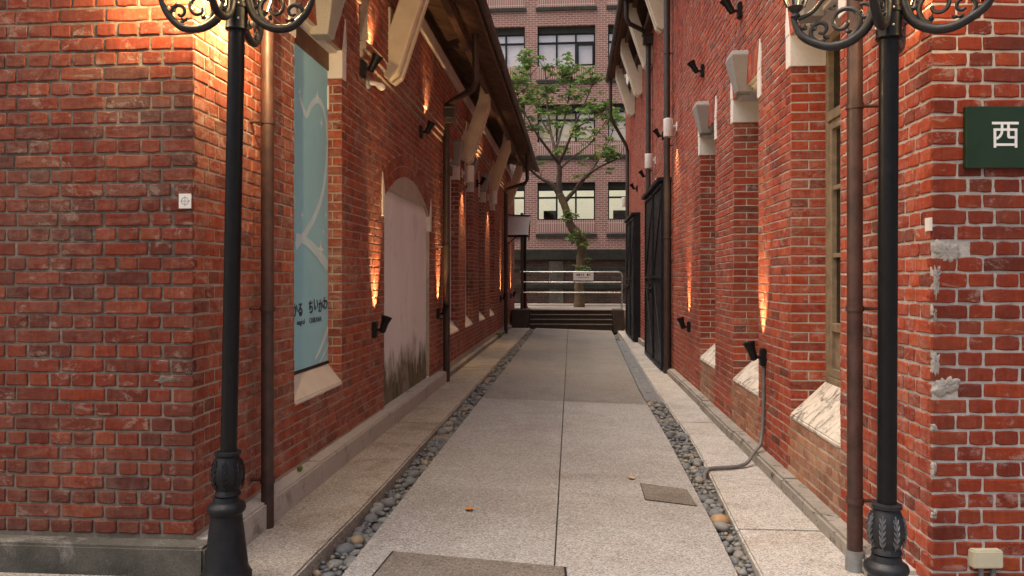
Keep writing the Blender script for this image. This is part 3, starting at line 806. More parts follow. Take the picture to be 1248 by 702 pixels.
for yb in (7.35, 12.75, 17.0, 20.9): bracket(LB, FLs, sL(yb), 3.36 + .0, 4.64, .46, CREAM)
# rainwater pipes of the left building
def drainpipe(bld, X, Y, z0, z1, r, mat, wallx, clamps, name='drainpipe', shoe=None):
    m = MB(); m.tube([(X, Y, z0), (X, Y, z1)], r, 16); p = m.build(name, mat, bld, smooth=True)
    for z in clamps:
        m = MB(); m.tube([(X, Y, z - .014), (X, Y, z + .014)], r + .006, 16)
        m.tube([(X + math.copysign(r * .8, wallx - X), Y, z), (wallx - math.copysign(.0, wallx - X), Y, z)], .009, 6)
        m.build('clamp', mat, p, smooth=True)
    if shoe:
        m = MB(); m.tube([(X, Y, z0 - .03), (X, Y, z0 + .09)], r + .008, 16); m.build('collar', shoe, p, smooth=True)
    return p
drainpipe(LB, -1.745, 4.335, .028, 4.48, .036, PIPE, XL, [.30, 1.28, 2.35, 3.4])
p1 = drainpipe(LB, -1.755, 10.7, .028, 3.62, .048, PIPED, XL, [.9, 1.9, 2.9])
m = MB(); m.box(-1.85, -1.64, 10.59, 10.81, 3.66, 3.80); m.prism([(-1.83, 10.62, 3.60), (-1.67, 10.62, 3.60), (-1.65, 10.60, 3.66), (-1.84, 10.60, 3.66)], (0, .17, 0)); m.box(-1.86, -1.62, 10.575, 10.825, 3.80, 3.83)
m.build('hopper', PIPED, p1, bevel=.005)
m = MB(); m.tube([(-1.25, 9.9, EZ + .04), (-1.25, 9.9, 3.98), (-1.29, 9.98, 3.90), (-1.66, 10.58, 3.88), (-1.735, 10.68, 3.86), (-1.745, 10.7, 3.78)], .042, 12)
m.build('swan_neck', PIPED, p1, smooth=True)
p2 = drainpipe(LB, -1.755, 20.2, .028, 3.7, .05, PIPED, XL, [1.0, 2.2, 3.3])
m = MB(); m.tube([(-1.14, 19.2, EZ + .02), (-1.14, 19.2, 3.9), (-1.2, 19.3, 3.82), (-1.7, 20.1, 3.78), (-1.755, 20.2, 3.68)], .045, 12); m.build('swan_neck', PIPED, p2, smooth=True)
drainpipe(LB, -1.52, 23.0, .028, 3.4, .045, PIPED, -1.86, [1.0, 2.8])

# ------------------------------------------------------------------ RIGHT BRICK BUILDING
RB = empty('brick_building', (XR, YRF, 0), 'taller red brick building with the green sign and black iron doors', 'building')
CHR = .0690; ZR0 = .03; ENDR = 23.6
FRs = Frame((XR, YRF, 0), (0, 1, 0), (-1, 0, 0))
tf = R(5.0)
FRf = Frame((XR, YRF, 0), (math.cos(tf), math.sin(tf), 0), (math.sin(tf), -math.cos(tf), 0))
sR = lambda y: y - YRF
WINR = [(4.71, 5.76), (6.74, 7.78), (8.76, 9.80)]
ZSR, ZTR = .478, 3.20
opsR = [rect_op(sR(a), sR(b), ZSR - .02, ZTR) for a, b in WINR] + [rect_op(sR(a) - .1, sR(b) + .1, ZTR - .22, ZTR + .24) for a, b in WINR]
ZRt = 6.7
bricks_side = make_rows(0, sR(ENDR), ZR0, int((ZRt - ZR0) / CHR), CHR, 1, rect_spans(opsR))
m = MB(); mortar_panel(m, FRs, 0, sR(ENDR), -.06, 7.6, [(sR(a), sR(b), ZSR - .02, ZTR) for a, b in WINR])
m.add([FRs.p(sR(ENDR), -.06), FRs.p(sR(ENDR), -.06, -4), FRs.p(sR(ENDR), 7.6, -4), FRs.p(sR(ENDR), 7.6)], [(0,1,2,3)])
wall_rs = m.build('side_wall', MOR_R, RB)
m = MB(); mortar_panel(m, FRf, 0, 4.2, -.06, 7.6, [])
wall_rf = m.build('front_wall', MOR_R, RB)
bricks_front = make_rows(-.0105, 4.2, ZR0 - CHR, int((5.4 - ZR0) / CHR), CHR, 1, rect_spans([]))
# corner damage: some corner bricks lost to grey mortar patches
def damaged(b):
    return b[0] < .09 and any(abs((b[2] + b[3]) / 2 - z) < t for z, t in ((1.565, .03), (.985, .035)))
bricks_front = [b for b in bricks_front if not damaged(b)]
def under_sill(b, wins, f, z): return b[3] < z and any(f(p) - .03 < (b[0] + b[1]) / 2 < f(q) + .03 for p, q in wins)
tanb = [b for b in bricks_side if under_sill(b, WINR, sR, ZSR + .01)]; rest = [b for b in bricks_side if not under_sill(b, WINR, sR, ZSR + .01)]
lay([(FRf, bricks_front, BRK_RF, wall_rf), (FRs, rest, BRK_RS, wall_rs), (FRs, tanb, BRK_TAN, wall_rs)])
# mortar repairs at the corner
def mortar_patch(fr, wall, s0, zc, w_, h, smin=-.006, mat=None):
    rnd = random.Random(zc); n = 44; m = MB(); vs = []; fs = []
    ph = [rnd.uniform(0, 6.28) for k in range(4)]
    rad = [.85 + .12 * math.sin(2 * 2 * math.pi * k / n + ph[0]) + .10 * math.sin(3 * 2 * math.pi * k / n + ph[1]) + .05 * math.sin(8 * 2 * math.pi * k / n + ph[2]) + rnd.uniform(-.05, .05) for k in range(n)]
    for ring, (sc, hh) in enumerate(((1, -.006), (.96, .0045), (.6, .0085), (.25, .009))):
        for k in range(n):
            a_ = 2 * math.pi * k / n; ca_, sa2 = math.cos(a_), math.sin(a_)
            q = (abs(ca_) ** 4 + abs(sa2) ** 4) ** -.25      # squarish, like the brick that was lost
            s_ = max(smin, s0 + ca_ * q * w_ / 2 * rad[k] * sc); z_ = zc + sa2 * q * h / 2 * rad[k] * sc
            vs.append(fr.p(s_, z_, hh + rnd.uniform(-.0022, .0022)))
    for ring in range(3):
        o_ = ring * n; fs += [(o_ + k, o_ + (k+1) % n, o_ + n + (k+1) % n, o_ + n + k) for k in range(n)]
    fs.append(tuple(range(3 * n, 4 * n)))
    m.add(vs, fs); return m.build('mortar_patch', mat or PATCH, wall, smooth='all')
for zc, h, w_, s0 in ((1.567, .115, .13, .06), (1.45, .19, .05, .015), (1.30, .08, .03, .008), (.985, .10, .13, .06), (1.08, .12, .05, .012), (.80, .05, .03, .008), (.62, .07, .025, .006), (.42, .05, .03, .008)):
    mortar_patch(FRf, wall_rf, s0, zc, w_, h)
mortar_patch(FLf, wall_lf, .115, .960, .22, .042, mat=MOR_LF)
mortar_patch(FLf, wall_lf, .02, 1.005, .05, .055, mat=MOR_LF)
m = MB(); ysr = [3.9, 5.6, 7.3, 9.1, 10.9, 12.3]
for y0, y1 in zip(ysr, ysr[1:]):
    m = MB(); m.box(XR - .115 + random.uniform(-.008, .008), XR + .05, y0 + .002, y1 - .002, -.09, .055 + random.uniform(-.006, .006)); m.build('plinth', PLINTH_R, RB, bevel=.018, seg=2)
m = MB(); m.box(XR - .16, XR + .02, YRF + .12, 3.88, -.09, .12); m.build('corner_stone', PLINTH_L, RB, bevel=.02, seg=2)
m = MB(); m.box(XR - .06, XR + .05, 17.35, 18.7, -.09, .08); m.build('plinth', PLINTH_R, RB, bevel=.012)
DEPR = .25
for i, (a, b) in enumerate(WINR):
    sa_, sb_ = sR(a), sR(b)
    flat_arch(RB, FRs, sa_, sb_, ZTR, .24, DEPR + .08, BRK_RS)
    reveals(RB, FRs, sa_, sb_, ZSR - .01, ZTR, DEPR + .02, CHR, MOR_R, BRK_RS, ZR0, i % 2)
    sill(RB, FRs, sa_, sb_, ZSR, DEPR, .24, SILL_R)
    timber_window(RB, FRs, sa_, sb_, ZSR + .21, ZTR - .02, DEPR, WOOD_F, OLDGLASS)
# eaves of the right building
EXR, EZR = 1.0, 6.88
ROOFR = empty('roof', (0, 0, 0)); ROOFR.parent = RB; ROOFR.matrix_parent_inverse = parent_inv(RB)
def roofzr(x): return EZR + (x - EXR) * .35
y = 9.0
while y < 21.35:
    y2 = min(y + .2, 21.5); x1 = XR + .2
    m = MB(); m.prism([(EXR, y + .003, EZR), (x1, y + .003, roofzr(x1)), (x1, y + .003, roofzr(x1) + .03), (EXR, y + .003, EZR + .03)], (0, y2 - y - .006, 0)); m.build('soffit_board', WOOD_D, ROOFR); y = y2
m = MB(); m.prism([(EXR + .02, 2.8, EZR + .04), (5.5, 2.8, roofzr(5.5) + .04), (5.5, 2.8, roofzr(5.5) + .14), (EXR + .02, 2.8, EZR + .14)], (0, 18.7, 0)); m.build('roof_covering', PIPED, ROOFR)
m = MB(); m.box(EXR - .03, EXR - .001, 2.8, 21.5, EZR - .04, EZR + .15); m.build('fascia', WOOD_D, ROOFR)
m = MB(); m.tube([(EXR - .075, 2.8, EZR + .03), (EXR - .075, 21.55, EZR + .02)], .055, 10); m.build('gutter', PIPED, ROOFR, smooth=True)
m = MB(); m.box(XR - .14, XR, 4.2, 21.3, 6.45, 6.60); m.build('cornice', WOOD_D, ROOFR, bevel=.01)
m = MB(); m.box(XR - .08, XR, 4.2, 21.3, 6.66, 6.80); m.build('wall_plate', PLATE, ROOFR, bevel=.008)
m = MB(); m.box(XR - .40, XR - .32, 4.2, 21.4, 6.83, 6.985); m.build('purlin', WOOD_D, ROOFR)
for yb in (10.9, 13.2, 15.6, 17.9, 20.1): bracket(RB, FRs, sR(yb), 5.62, 6.96, .48, CREAM)
# pipes
drainpipe(RB, XR - .135, 4.10, -.02, 6.4, .038, PIPE, XR, [.32, 1.30, 2.33, 3.4], shoe=ZINC)
drainpipe(RB, XR - .10, 12.42, -.03, 6.5, .05, PIPED, XR, [.55, 2.1, 3.55, 5.0], shoe=PIPED)
p3 = drainpipe(RB, XR - .09, 15.6, -.03, 6.1, .05, PIPED, XR, [3.6, 4.8, 5.7])
m = MB(); m.box(XR - .2, XR + .0, 15.48, 15.72, 6.08, 6.24); m.box(XR - .22, XR, 15.46, 15.74, 6.24, 6.28); m.build('hopper', PIPED, p3, bevel=.006)
m = MB(); m.tube([(EXR + .02, 15.2, EZR), (EXR + .02, 15.2, 6.5), (EXR + .08, 15.25, 6.40), (XR - .2, 15.5, 6.34), (XR - .12, 15.58, 6.26)], .045, 12); m.build('swan_neck', PIPED, p3, smooth=True)
p4 = drainpipe(RB, XR - .09, 21.6, -.03, 5.0, .05, PIPED, XR, [2.6, 4.0])
m = MB(); m.tube([(EXR, 21.3, EZR), (EXR, 21.3, 5.9), (EXR + .05, 21.35, 5.75), (XR - .12, 21.55, 5.1), (XR - .09, 21.6, 4.95)], .045, 12); m.build('swan_neck', PIPED, p4, smooth=True)
# iron doors, standing clear of the wall
def iron_door(y0, y1, z0, z1, x0, x1):
    m = MB(); m.box(x0 + .03, x1, y0, y1, z0, z1); d = m.build('iron_door', IRON_D, RB, bevel=.004)
    ny = 2; w_ = (y1 - y0) / ny
    for i in range(ny):
        a, b = y0 + i * w_, y0 + (i + 1) * w_
        m = MB()
        for q in (a + .03, b - .07): m.box(x0 + .005, x0 + .03, q, q + .045, z0 + .02, z1 - .02)
        for zz in (z0 + .02, (z0 + z1) / 2 - .03, z1 - .08): m.box(x0, x0 + .028, a + .08, b - .075, zz, zz + .05)
        m.bar((x0 + .02, a + .1, z0 + .08), (x0 + .02, b - .1, (z0 + z1) / 2 - .05), .04, .012, (1, 0, 0))
        m.bar((x0 + .02, b - .1, (z0 + z1) / 2 + .05), (x0 + .02, a + .1, z1 - .1), .04, .012, (1, 0, 0))
        m.build('door_leaf', IRON_D, d)
    m = MB(); m.box(x0 - .05, x1 + .002, y0 - .012, y1 + .06, z1 + .002, z1 + .06); m.build('door_track', IRON_D, d, bevel=.004)
    m = MB(); m.tube([(x0 - .02, y0 + w_ * .9, 1.28), (x0 - .02, y0 + w_ * 1.6, 1.28)], .018, 8); m.tube([(x0 - .02, y0 + w_ * 1.25, 1.28), (x0 - .03, y0 + w_ * 1.25, 1.05)], .014, 8); m.box(x0 - .03, x0 + .004, y0 + w_ * 1.1, y0 + w_ * 1.2, 1.2, 1.36)
    m.build('latch', IRON_D, d)
iron_door(12.62, 15.6, -.03, 3.02, XR - .17, XR - .005)
iron_door(18.4, 21.0, -.03, 2.95, XR - .17, XR - .005)

# ------------------------------------------------------------------ STREET LAMPS
def spiral(c, u, r0, r1, a0, a1, n=18):
    """points of a spiral in the vertical plane spanned by horizontal unit u and Z"""
    return [Vector(c) + Vector(u) * (math.cos(a) * r) + Vector((0, 0, math.sin(a) * r))
            for a, r in ((a0 + (a1 - a0) * i / n, r0 + (r1 - r0) * i / n) for i in range(n + 1))]
def smooth_path(P, n=5):
    P = [Vector(q) for q in P]; out = []
    for i in range(len(P) - 1):
        p0, p1, p2, p3 = P[max(i-1, 0)], P[i], P[i+1], P[min(i+2, len(P)-1)]
        for k in range(n):
            t = k / n
            out.append(.5 * ((2*p1) + (p2-p0)*t + (2*p0-5*p1+4*p2-p3)*t*t + (3*p1-p0-3*p2+p3)*t**3))
    out.append(P[-1]); return out
def street_lamp(x, y, z0, lean, rot, reach, cast, glow, power, label, zc):
    L = empty('street_lamp', (x, y, z0), label, 'street lamp', 'cast iron street lamps at the alley mouth')
    X = lambda z: x + math.tan(lean) * (z - z0)
    h = zc - z0
    vt = z0 + .60                                     # top of the vase
    prof = [(.115, 0), (.115, .03), (.105, .045), (.098, .06), (.072, .29), (.070, .305), (.083, .32), (.088, .335), (.083, .35), (.062, .365), (.055, .39)]
    m = MB(); m.lathe(prof, (x, y, z0), 24); m.build('base', cast, L, smooth=True)
    vz = z0 + .39
    prof = [(.052, 0), (.060, .008), (.056, .02), (.050, .03), (.062, .055), (.071, .085), (.073, .11), (.068, .14), (.054, .175), (.050, .185), (.060, .192), (.060, .205), (.045, .21)]
    m = MB(); m.lathe(prof, (X(vz), y, vz), 24); vase = m.build('vase', cast, L, smooth=True)
    for k in range(8):                                # acanthus leaves in relief
        a = 2 * math.pi * k / 8 + .2; m = MB()
        rr = lambda t: .0575 + .0145 * math.sin(math.pi * min(1, t * .92 + .04))
        for side in (-1, 1):
            for t in (.15, .32, .5, .68, .85):
                aa = a + side * .17; z1 = vz + .035 + .13 * t
                m.tube([(X(vz) + rr(t) * math.cos(a), y + rr(t) * math.sin(a), z1 - .012), (X(vz) + (rr(t) + .002) * math.cos(a + side * .10), y + (rr(t) + .002) * math.sin(a + side * .10), z1), (X(vz) + (rr(t) - .001) * math.cos(aa), y + (rr(t) - .001) * math.sin(aa), z1 + .013)], [.0035, .0045, .002], 5)
        m.tube([(X(vz) + rr(t) * math.cos(a), y + rr(t) * math.sin(a), vz + .03 + .14 * t) for t in (0, .25, .5, .75, 1)], [.002, .004, .0045, .004, .003], 5)
        m.build('acanthus_leaf', LEAFS if cast is CAST else cast, vase, smooth=True)
    pz = vz + .205
    m = MB(); m.tube([(X(pz), y, pz), (X(zc), y, zc)], .0375, 20); m.build('pole', BLACK, L, smooth=True)
    hz = zc
    prof = [(.048, 0), (.052, .005), (.050, .012), (.050, .10), (.054, .105), (.054, .12), (.050, .125), (.050, .20), (.062, .21), (.062, .24), (.040, .26), (.036, .30), (.050, .33), (.030, .37), (.028, .55), (.05, .57), (.02, .60)]
    m = MB(); m.lathe(prof, (X(hz), y, hz), 20); m.build('collar', BLACK, L, smooth=True)
    for k in range(4):
        a = rot + k * math.pi / 2 + .5
        for dz in (.045, .115):
            q = Vector((X(hz) + .05 * math.cos(a), y + .05 * math.sin(a), hz + dz)); m = MB(); m.blob(q, .006, .006, .006, 8, 5); m.build('bolt', STEEL, L, smooth=True)
    for k in range(4):
        a = rot + k * math.pi / 2; u = Vector((math.cos(a), math.sin(a), 0)); c = Vector((X(hz), y, hz))
        pt = lambda r, z: c + u * r + Vector((0, 0, z))
        m = MB()
        main = smooth_path([pt(.045, .215), pt(.055, .14), pt(.085, .065), pt(.14, .022), pt(.20, .008), pt(.26, .02), pt(reach - .035, .065), pt(reach - .004, .115), pt(reach + .012, .165)], 5)
        m.tube(main, [.0205 - .010 * (i / (len(main) - 1)) ** 3 for i in range(len(main))], 10)
        arm = m.build('arm', cast, L, smooth=True)
        m = MB()
        m.tube(spiral(pt(.175, .105), u, .075, .016, -1.9, -1.9 - 7.6, 26), [.0115 - .0045 * i / 26 for i in range(27)], 7)
        m.tube(spiral(pt(.265, .085), u, .048, .010, -1.2, -1.2 + 6.6, 22), [.0105 - .004 * i / 22 for i in range(23)], 7)
        m.tube(smooth_path([pt(.05, .23), pt(.09, .19), pt(.14, .20), pt(.19, .24), pt(.25, .22), pt(.30, .17), pt(reach - .01, .15)], 4), .0095, 7)
        m.tube(spiral(pt(.095, .13), u, .038, .008, 1.2, 1.2 + 6, 18), .009, 6)
        m.build('scrollwork', cast, arm, smooth=True)
        m = MB(); rnd = random.Random(k)
        for (r_, z_, s_) in ((.245, .045, 1), (.285, .105, 1.1), (.31, .06, .8), (.215, .175, 1), (.15, .055, .8), (.335, .10, .9), (.12, .20, .8)):
            q = pt(r_, z_)
            for w_ in range(3):
                d = Vector((u.x * rnd.uniform(-1, 1), u.y * rnd.uniform(-1, 1), rnd.uniform(-.6, 1))).normalized()
                m.tube([q, q + d * .012 * s_, q + d * .024 * s_ + Vector((0, 0, .004))], [.005, .009, .0015], 5)
        m.build('leaf_ornament', cast, arm, smooth=True)['kind'] = 'stuff'
        # lantern at the end of the arm
        lc = pt(reach, .15)
        m = MB(); m.lathe([(.012, 0), (.022, .012), (.014, .03), (.030, .045), (.034, .055)], lc, 14); m.build('lantern_cup', cast, arm, smooth=True)
        m = MB(); nb = 6; b0 = lc + Vector((0, 0, .055)); r0, r1, hh = .036, .080, .115
        for j in range(nb):
            t = 2 * math.pi * j / nb
            m.tube([b0 + Vector((r0 * math.cos(t), r0 * math.sin(t), 0)), b0 + Vector(((r0 * .45 + r1 * .55) * math.cos(t), (r0 * .45 + r1 * .55) * math.sin(t), hh * .6)), b0 + Vector((r1 * math.cos(t), r1 * math.sin(t), hh))], .006, 6)
        m.lathe([(r1 - .008, hh), (r1 + .012, hh + .004), (r1 + .014, hh + .016), (r1 + .004, hh + .02)], b0, 18)
        m.lathe([(r1 + .002, hh + .19), (r1 + .016, hh + .20), (.045, hh + .26), (.015, hh + .29), (.018, hh + .31), (.004, hh + .34)], b0, 18)
        for j in range(nb):
            t = 2 * math.pi * j / nb
            m.tube([b0 + Vector((r1 * math.cos(t), r1 * math.sin(t), hh + .012)), b0 + Vector((r1 * math.cos(t), r1 * math.sin(t), hh + .195))], .005, 6)
        m.build('lantern_frame', cast, arm, smooth=True)
        m = MB(); m.lathe([(.030, hh + .02), (.044, hh + .07), (.044, hh + .12), (.02, hh + .17)], b0, 14); m.build('lantern_bulb', glow, arm, smooth=True)
        ld = bpy.data.lights.new('lantern_light', 'POINT'); ld.energy = power[k]; ld.color = (1, .66, .30); ld.shadow_soft_size = .025
        lo = bpy.data.objects.new('lantern_light', ld); link(lo); lo.location = b0 + Vector((0, 0, .075)); lo.parent = arm; lo.matrix_parent_inverse = parent_inv(arm)
    return L
#            x      y     z0    lean    rot  reach
street_lamp(-1.605, 3.50, .055, R(1.1), R(4), .345, CASTL, GLOW, [16, 78, 40, 8], 'black street lamp beside the wall with the blue banner, its cast base black all over', 2.60)
street_lamp(1.275, 3.30, -.065, R(.25), R(-30), .37, CAST, GLOWD, [5, 3, 3, 4], 'black street lamp with silvery worn vase, beside the wall with the green sign', 2.43)

# ------------------------------------------------------------------ BANNER in the first window of the left building
bx = XL - .105
by0, by1 = 5.037, 6.09
bz0, bz1 = .80, 3.16
BN = empty('banner', (bx, (by0 + by1) / 2, bz0), 'tall light blue printed banner filling a window recess', 'banner')
m = MB(); m.box(bx - .012, bx, by0, by1, bz0, bz1); m.build('sheet', BANNER, BN)
m = MB(); m.box(bx - .02, bx + .006, by0, by1, bz0 - .022, bz0 - .001); m.build('bottom_rail', FIXT, BN)
m = MB(); m.box(bx + .001, bx + .012, by1 - .02, by1 + .0, 2.80, 2.99); m.build('clip', WHITEP, BN)
def flat_shape(pts, n, mat, name, parent):
    m = MB(); m.prism([(bx + n, y_, z_) for y_, z_ in pts], (.0015, 0, 0)); return m.build(name, mat, parent)
def ribbon(P, w0, w1, mat, n=.0015, name='print'):
    P = smooth_path([(0, a, b) for a, b in P], 6); A = []; B = []
    for i, p in enumerate(P):
        t = (P[min(i+1, len(P)-1)] - P[max(i-1, 0)]).normalized(); nn = Vector((0, -t.z, t.y)); w_ = w0 + (w1 - w0) * i / (len(P) - 1)
        cl = lambda q: (min(max(q.y, by0 + .004), by1 - .004), min(max(q.z, bz0 + .004), bz1 - .004))
        A.append(cl(p + nn * w_ / 2)); B.append(cl(p - nn * w_ / 2))
    m = MB()
    for i in range(len(A) - 1):
        m.add([(bx + n, *A[i]), (bx + n, *A[i+1]), (bx + n, *B[i+1]), (bx + n, *B[i])], [(0,1,2,3)])
    return m.build(name, mat, BN)
bp = lambda u, v: (lambda q: (q.y, q.z))(onX(u, v, bx))
ribbon([bp(365, 118), bp(373, 140), bp(379, 128), bp(388, 122), bp(396, 140), bp(399, 178), bp(394, 230), bp(384, 262), bp(372, 284), bp(360, 300)], .045, .06, BANW, .0015)
ribbon([bp(360, 288), bp(372, 294), bp(385, 306), bp(400, 326)], .05, .10, BANW, .003)
ribbon([bp(384, 438), bp(392, 420), bp(400, 398)], .02, .05, BANW2, .003)
ribbon([bp(389, 441), bp(396, 428), bp(401, 416)], .015, .03, BANW2, .0045)
for (u_, v_, r_) in ((390, 304, .075), (386, 118, .045), (391, 150, .04), (364, 112, .03), (367, 262, .03), (396, 262, .03), (393, 282, .022)):
    cy, cz = bp(u_, v_)
    flat_shape([(min(by1 - .01, cy + (r_ if i % 2 == 0 else r_ * .32) * math.sin(i * math.pi / 4)), cz + (r_ if i % 2 == 0 else r_ * .32) * math.cos(i * math.pi / 4)) for i in range(8)], .005, BANW2, 'star_print', BN)
def text(body, size, loc, rot, mat, name, parent=None, ext=.0008, align='CENTER', bold=0):
    cu = bpy.data.curves.new(name, 'FONT'); cu.body = body; cu.size = size; cu.align_x = align; cu.align_y = 'CENTER'
    cu.extrude = ext; cu.offset = bold; cu.resolution_u = 3
    tmp = bpy.data.objects.new('tmp_text', cu); col.objects.link(tmp)
    dg = bpy.context.evaluated_depsgraph_get(); me = bpy.data.meshes.new_from_object(tmp.evaluated_get(dg))
    bpy.data.objects.remove(tmp); bpy.data.curves.remove(cu)
    me.materials.clear(); me.materials.append(mat)
    o = bpy.data.objects.new(name, me); link(o)
    if parent: o.parent = parent; o.matrix_parent_inverse = parent_inv(parent)
    o.matrix_basis = Matrix.Translation(loc) @ rot
    return o
rotL = Matrix.Rotation(R(90), 4, 'Z') @ Matrix.Rotation(R(90), 4, 'X')
c1 = bp(381, 374); c0 = bp(361, 379); c2 = bp(377, 391)
for i_, ch_ in enumerate('ちいかわ'): text(ch_, .112, (bx + .004, c1[0] + .12 + (i_ - 1.5) * .112, c1[1] + (.01 if i_ % 2 else -.006)), rotL, INK, 'lettering', BN, bold=.002)
for i_, ch_ in enumerate('かる'): text(ch_, .112, (bx + .004, c0[0] + .02 + (i_ - .5) * .112, c0[1]), rotL, INK, 'lettering', BN, bold=.002)
text('magical', .056, (bx + .004, c2[0] - .19, c2[1]), rotL, INK, 'lettering', BN)
text('CHIIKAWA', .056, (bx + .004, c2[0] + .13, c2[1]), rotL, INK, 'lettering', BN)

# ------------------------------------------------------------------ SIGNS, boxes and small plates on walls
# green sign on the front of the right building
def on_plane(u, v, fr, n=0):
    r = ray(u, v); o_ = Vector((0, 0, EYE)); t = ((fr.O + fr.N * n) - o_).dot(fr.N) / r.dot(fr.N); q = o_ + r * t
    return (q - fr.O).dot(fr.D), q.z
g0 = on_plane(1176, 205, FRf, .02); g1 = on_plane(1290, 130, FRf, .02)
SG = empty('sign', FRf.p((g0[0] + g1[0]) / 2, g0[1], .01), 'dark green wall sign with a white Chinese character', 'sign')
m = MB(); m.prism([FRf.p(g0[0], g0[1], .004), FRf.p(g1[0], g0[1], .004), FRf.p(g1[0], g1[1], .004), FRf.p(g0[0], g1[1], .004)], FRf.N * .024); m.build('panel', GREEN, SG, bevel=.003)
gc = on_plane(1225.5, 166, FRf, .03)
rotR = Matrix((FRf.D, FRf.Z, FRf.N)).transposed().to_4x4()
text('西', .130, FRf.p(gc[0], gc[1], .0288), rotR, SIGNW, 'lettering', SG, ext=.0008, bold=.0008)
# junction box
j0 = on_plane(1184, 692, FRf, .03); j1 = on_plane(1221, 670, FRf, .03)
JB = empty('junction_box', FRf.p(j0[0], j0[1], 0), 'small beige plastic junction box low on brick wall under green sign', 'junction box')
m = MB(); m.prism([FRf.p(j0[0], j0[1], .0), FRf.p(j1[0], j0[1], .0), FRf.p(j1[0], j1[1], .0), FRf.p(j0[0], j1[1], .0)], FRf.N * .045); m.build('box', CREAMP, JB, bevel=.006, seg=2)
for t in (.35, .75):
    s_ = j0[0] + (j1[0] - j0[0]) * t; m = MB(); m.tube([FRf.p(s_, j0[1] + .005, .022), FRf.p(s_, -.05, .022)], .011, 10); m.build('conduit', GREY_C, JB, smooth=True)
# white survey plates
p0 = on_plane(218, 254, FLf, .01); p1_ = on_plane(233, 236, FLf, .01)
m = MB(); m.prism([FLf.p(p0[0], p0[1], .003), FLf.p(p1_[0], p0[1], .003), FLf.p(p1_[0], p1_[1], .003), FLf.p(p0[0], p1_[1], .003)], FLf.N * .008)
SP = m.build('survey_plate', WHITEP); tag(SP, 'small white square survey plate near the corner of the sooty brick front', 'plate')
cc = ((p0[0] + p1_[0]) / 2, (p0[1] + p1_[1]) / 2)
m = MB(); m.tube([FLf.p(cc[0] + .018 * math.cos(t), cc[1] + .018 * math.sin(t), .0112) for t in [k * math.pi / 10 for k in range(21)]], .0012, 5, False)
m.tube([FLf.p(cc[0] - .026, cc[1], .0112), FLf.p(cc[0] + .026, cc[1], .0112)], .001, 5); m.tube([FLf.p(cc[0], cc[1] - .026, .0112), FLf.p(cc[0], cc[1] + .026, .0112)], .001, 5)
m.build('cross_mark', GREY_C, SP)
q0 = onX(1128, 282, XR - .01); q1 = onX(1134, 265, XR - .01)
m = MB(); m.box(XR - .013, XR - .002, q1.y, q0.y, q0.z, q1.z); tag(m.build('survey_plate', WHITEP), 'tiny white rectangular plate beside the chipped corner of the brick wall', 'plate')

# ------------------------------------------------------------------ WALL LIGHTS
def add_spot(parent, loc, target, power, size, blend=1.0, colr=(1, .64, .28), soft=.02):
    ld = bpy.data.lights.new('beam', 'SPOT'); ld.energy = power; ld.spot_size = R(size); ld.spot_blend = blend; ld.color = colr; ld.shadow_soft_size = soft
    o = bpy.data.objects.new('beam', ld); link(o); o.location = loc
    o.rotation_euler = (Vector(target) - Vector(loc)).to_track_quat('-Z', 'Y').to_euler()
    o.parent = parent; o.matrix_parent_inverse = parent_inv(parent); return o
def uplight(X, nx, Y, Z, label, power, group='black adjustable wall spotlights', tilt=.32, beam=True, s=1.0, fwd=0, size=42):
    """black adjustable spotlight: wall box, short arm, flared head pointing up; nx = outward sign"""
    U = empty('spotlight', (X, Y, Z), label, 'spotlight', group)
    m = MB(); m.box(min(X, X + nx * .045 * s), max(X, X + nx * .045 * s), Y - .042 * s, Y + .042 * s, Z - .075 * s, Z + .07 * s); m.build('wall_box', FIXT, U, bevel=.008, seg=2)
    jx = Vector((X + nx * .10 * s, Y + fwd * .03, Z + .0))
    m = MB(); m.tube([(X + nx * .03 * s, Y, Z - .005), jx], .014 * s, 8); m.blob(jx, .022 * s, .022 * s, .022 * s, 8, 6); m.build('arm', FIXT, U, smooth=True)
    ax = Vector((nx * tilt, fwd, 1)).normalized()
    m = MB(); m.lathe([(.018 * s, -.03 * s), (.030 * s, -.02 * s), (.034 * s, .06 * s), (.052 * s, .125 * s), (.046 * s, .125 * s), (.03 * s, .06 * s)], jx, 14, ax); m.build('head', FIXT, U, smooth=True)
    m = MB(); m.lathe([(.028 * s, .066 * s), (.028 * s, .074 * s)], jx, 12, ax); m.build('lamp_lens', GLOWD if beam else FIXT, U)
    if beam:
        if size < 50:
            p = Vector((X + nx * .12, Y + .07, Z + .0)); add_spot(U, p, p + Vector((-nx * .12, 0, .62)), power, size, 1.0, soft=.006)
        else:
            p = jx + ax * .14 * s; add_spot(U, p, (X + nx * .03, Y + .1, Z + .95), power, size, 1.0, soft=.02)
    return U
uplight(XR, -1, 6.50, .815, 'black wall spotlight with a grey flexible conduit hanging from it', 150)
uplight(XR, -1, 10.62, .81, 'small black wall spotlight low on brick between third window and brown pipe', 150)
uplight(XL, 1, 7.06, .985, 'black wall spotlight low between blue banner and whitewashed blind arch', 150)
uplight(XL, 1, 10.45, .985, 'black wall spotlight low between whitewashed blind arch and brown downpipe', 150)
uplight(XL, 1, 19.55, .96, 'black wall spotlight low beside far brown downpipe, past the white sills', 150)
uplight(XL, 1, 22.75, .96, 'black wall spotlight low past the canopy, beside the end of the wall', 150)
uplight(XL, 1, 6.66, 3.28, 'black wall spotlight high on brick under a cream bracket', 20, tilt=.5, size=75)
uplight(XL, 1, 9.25, 3.22, 'black wall spotlight high on brick above the blind arch', 20, tilt=.5, size=75)
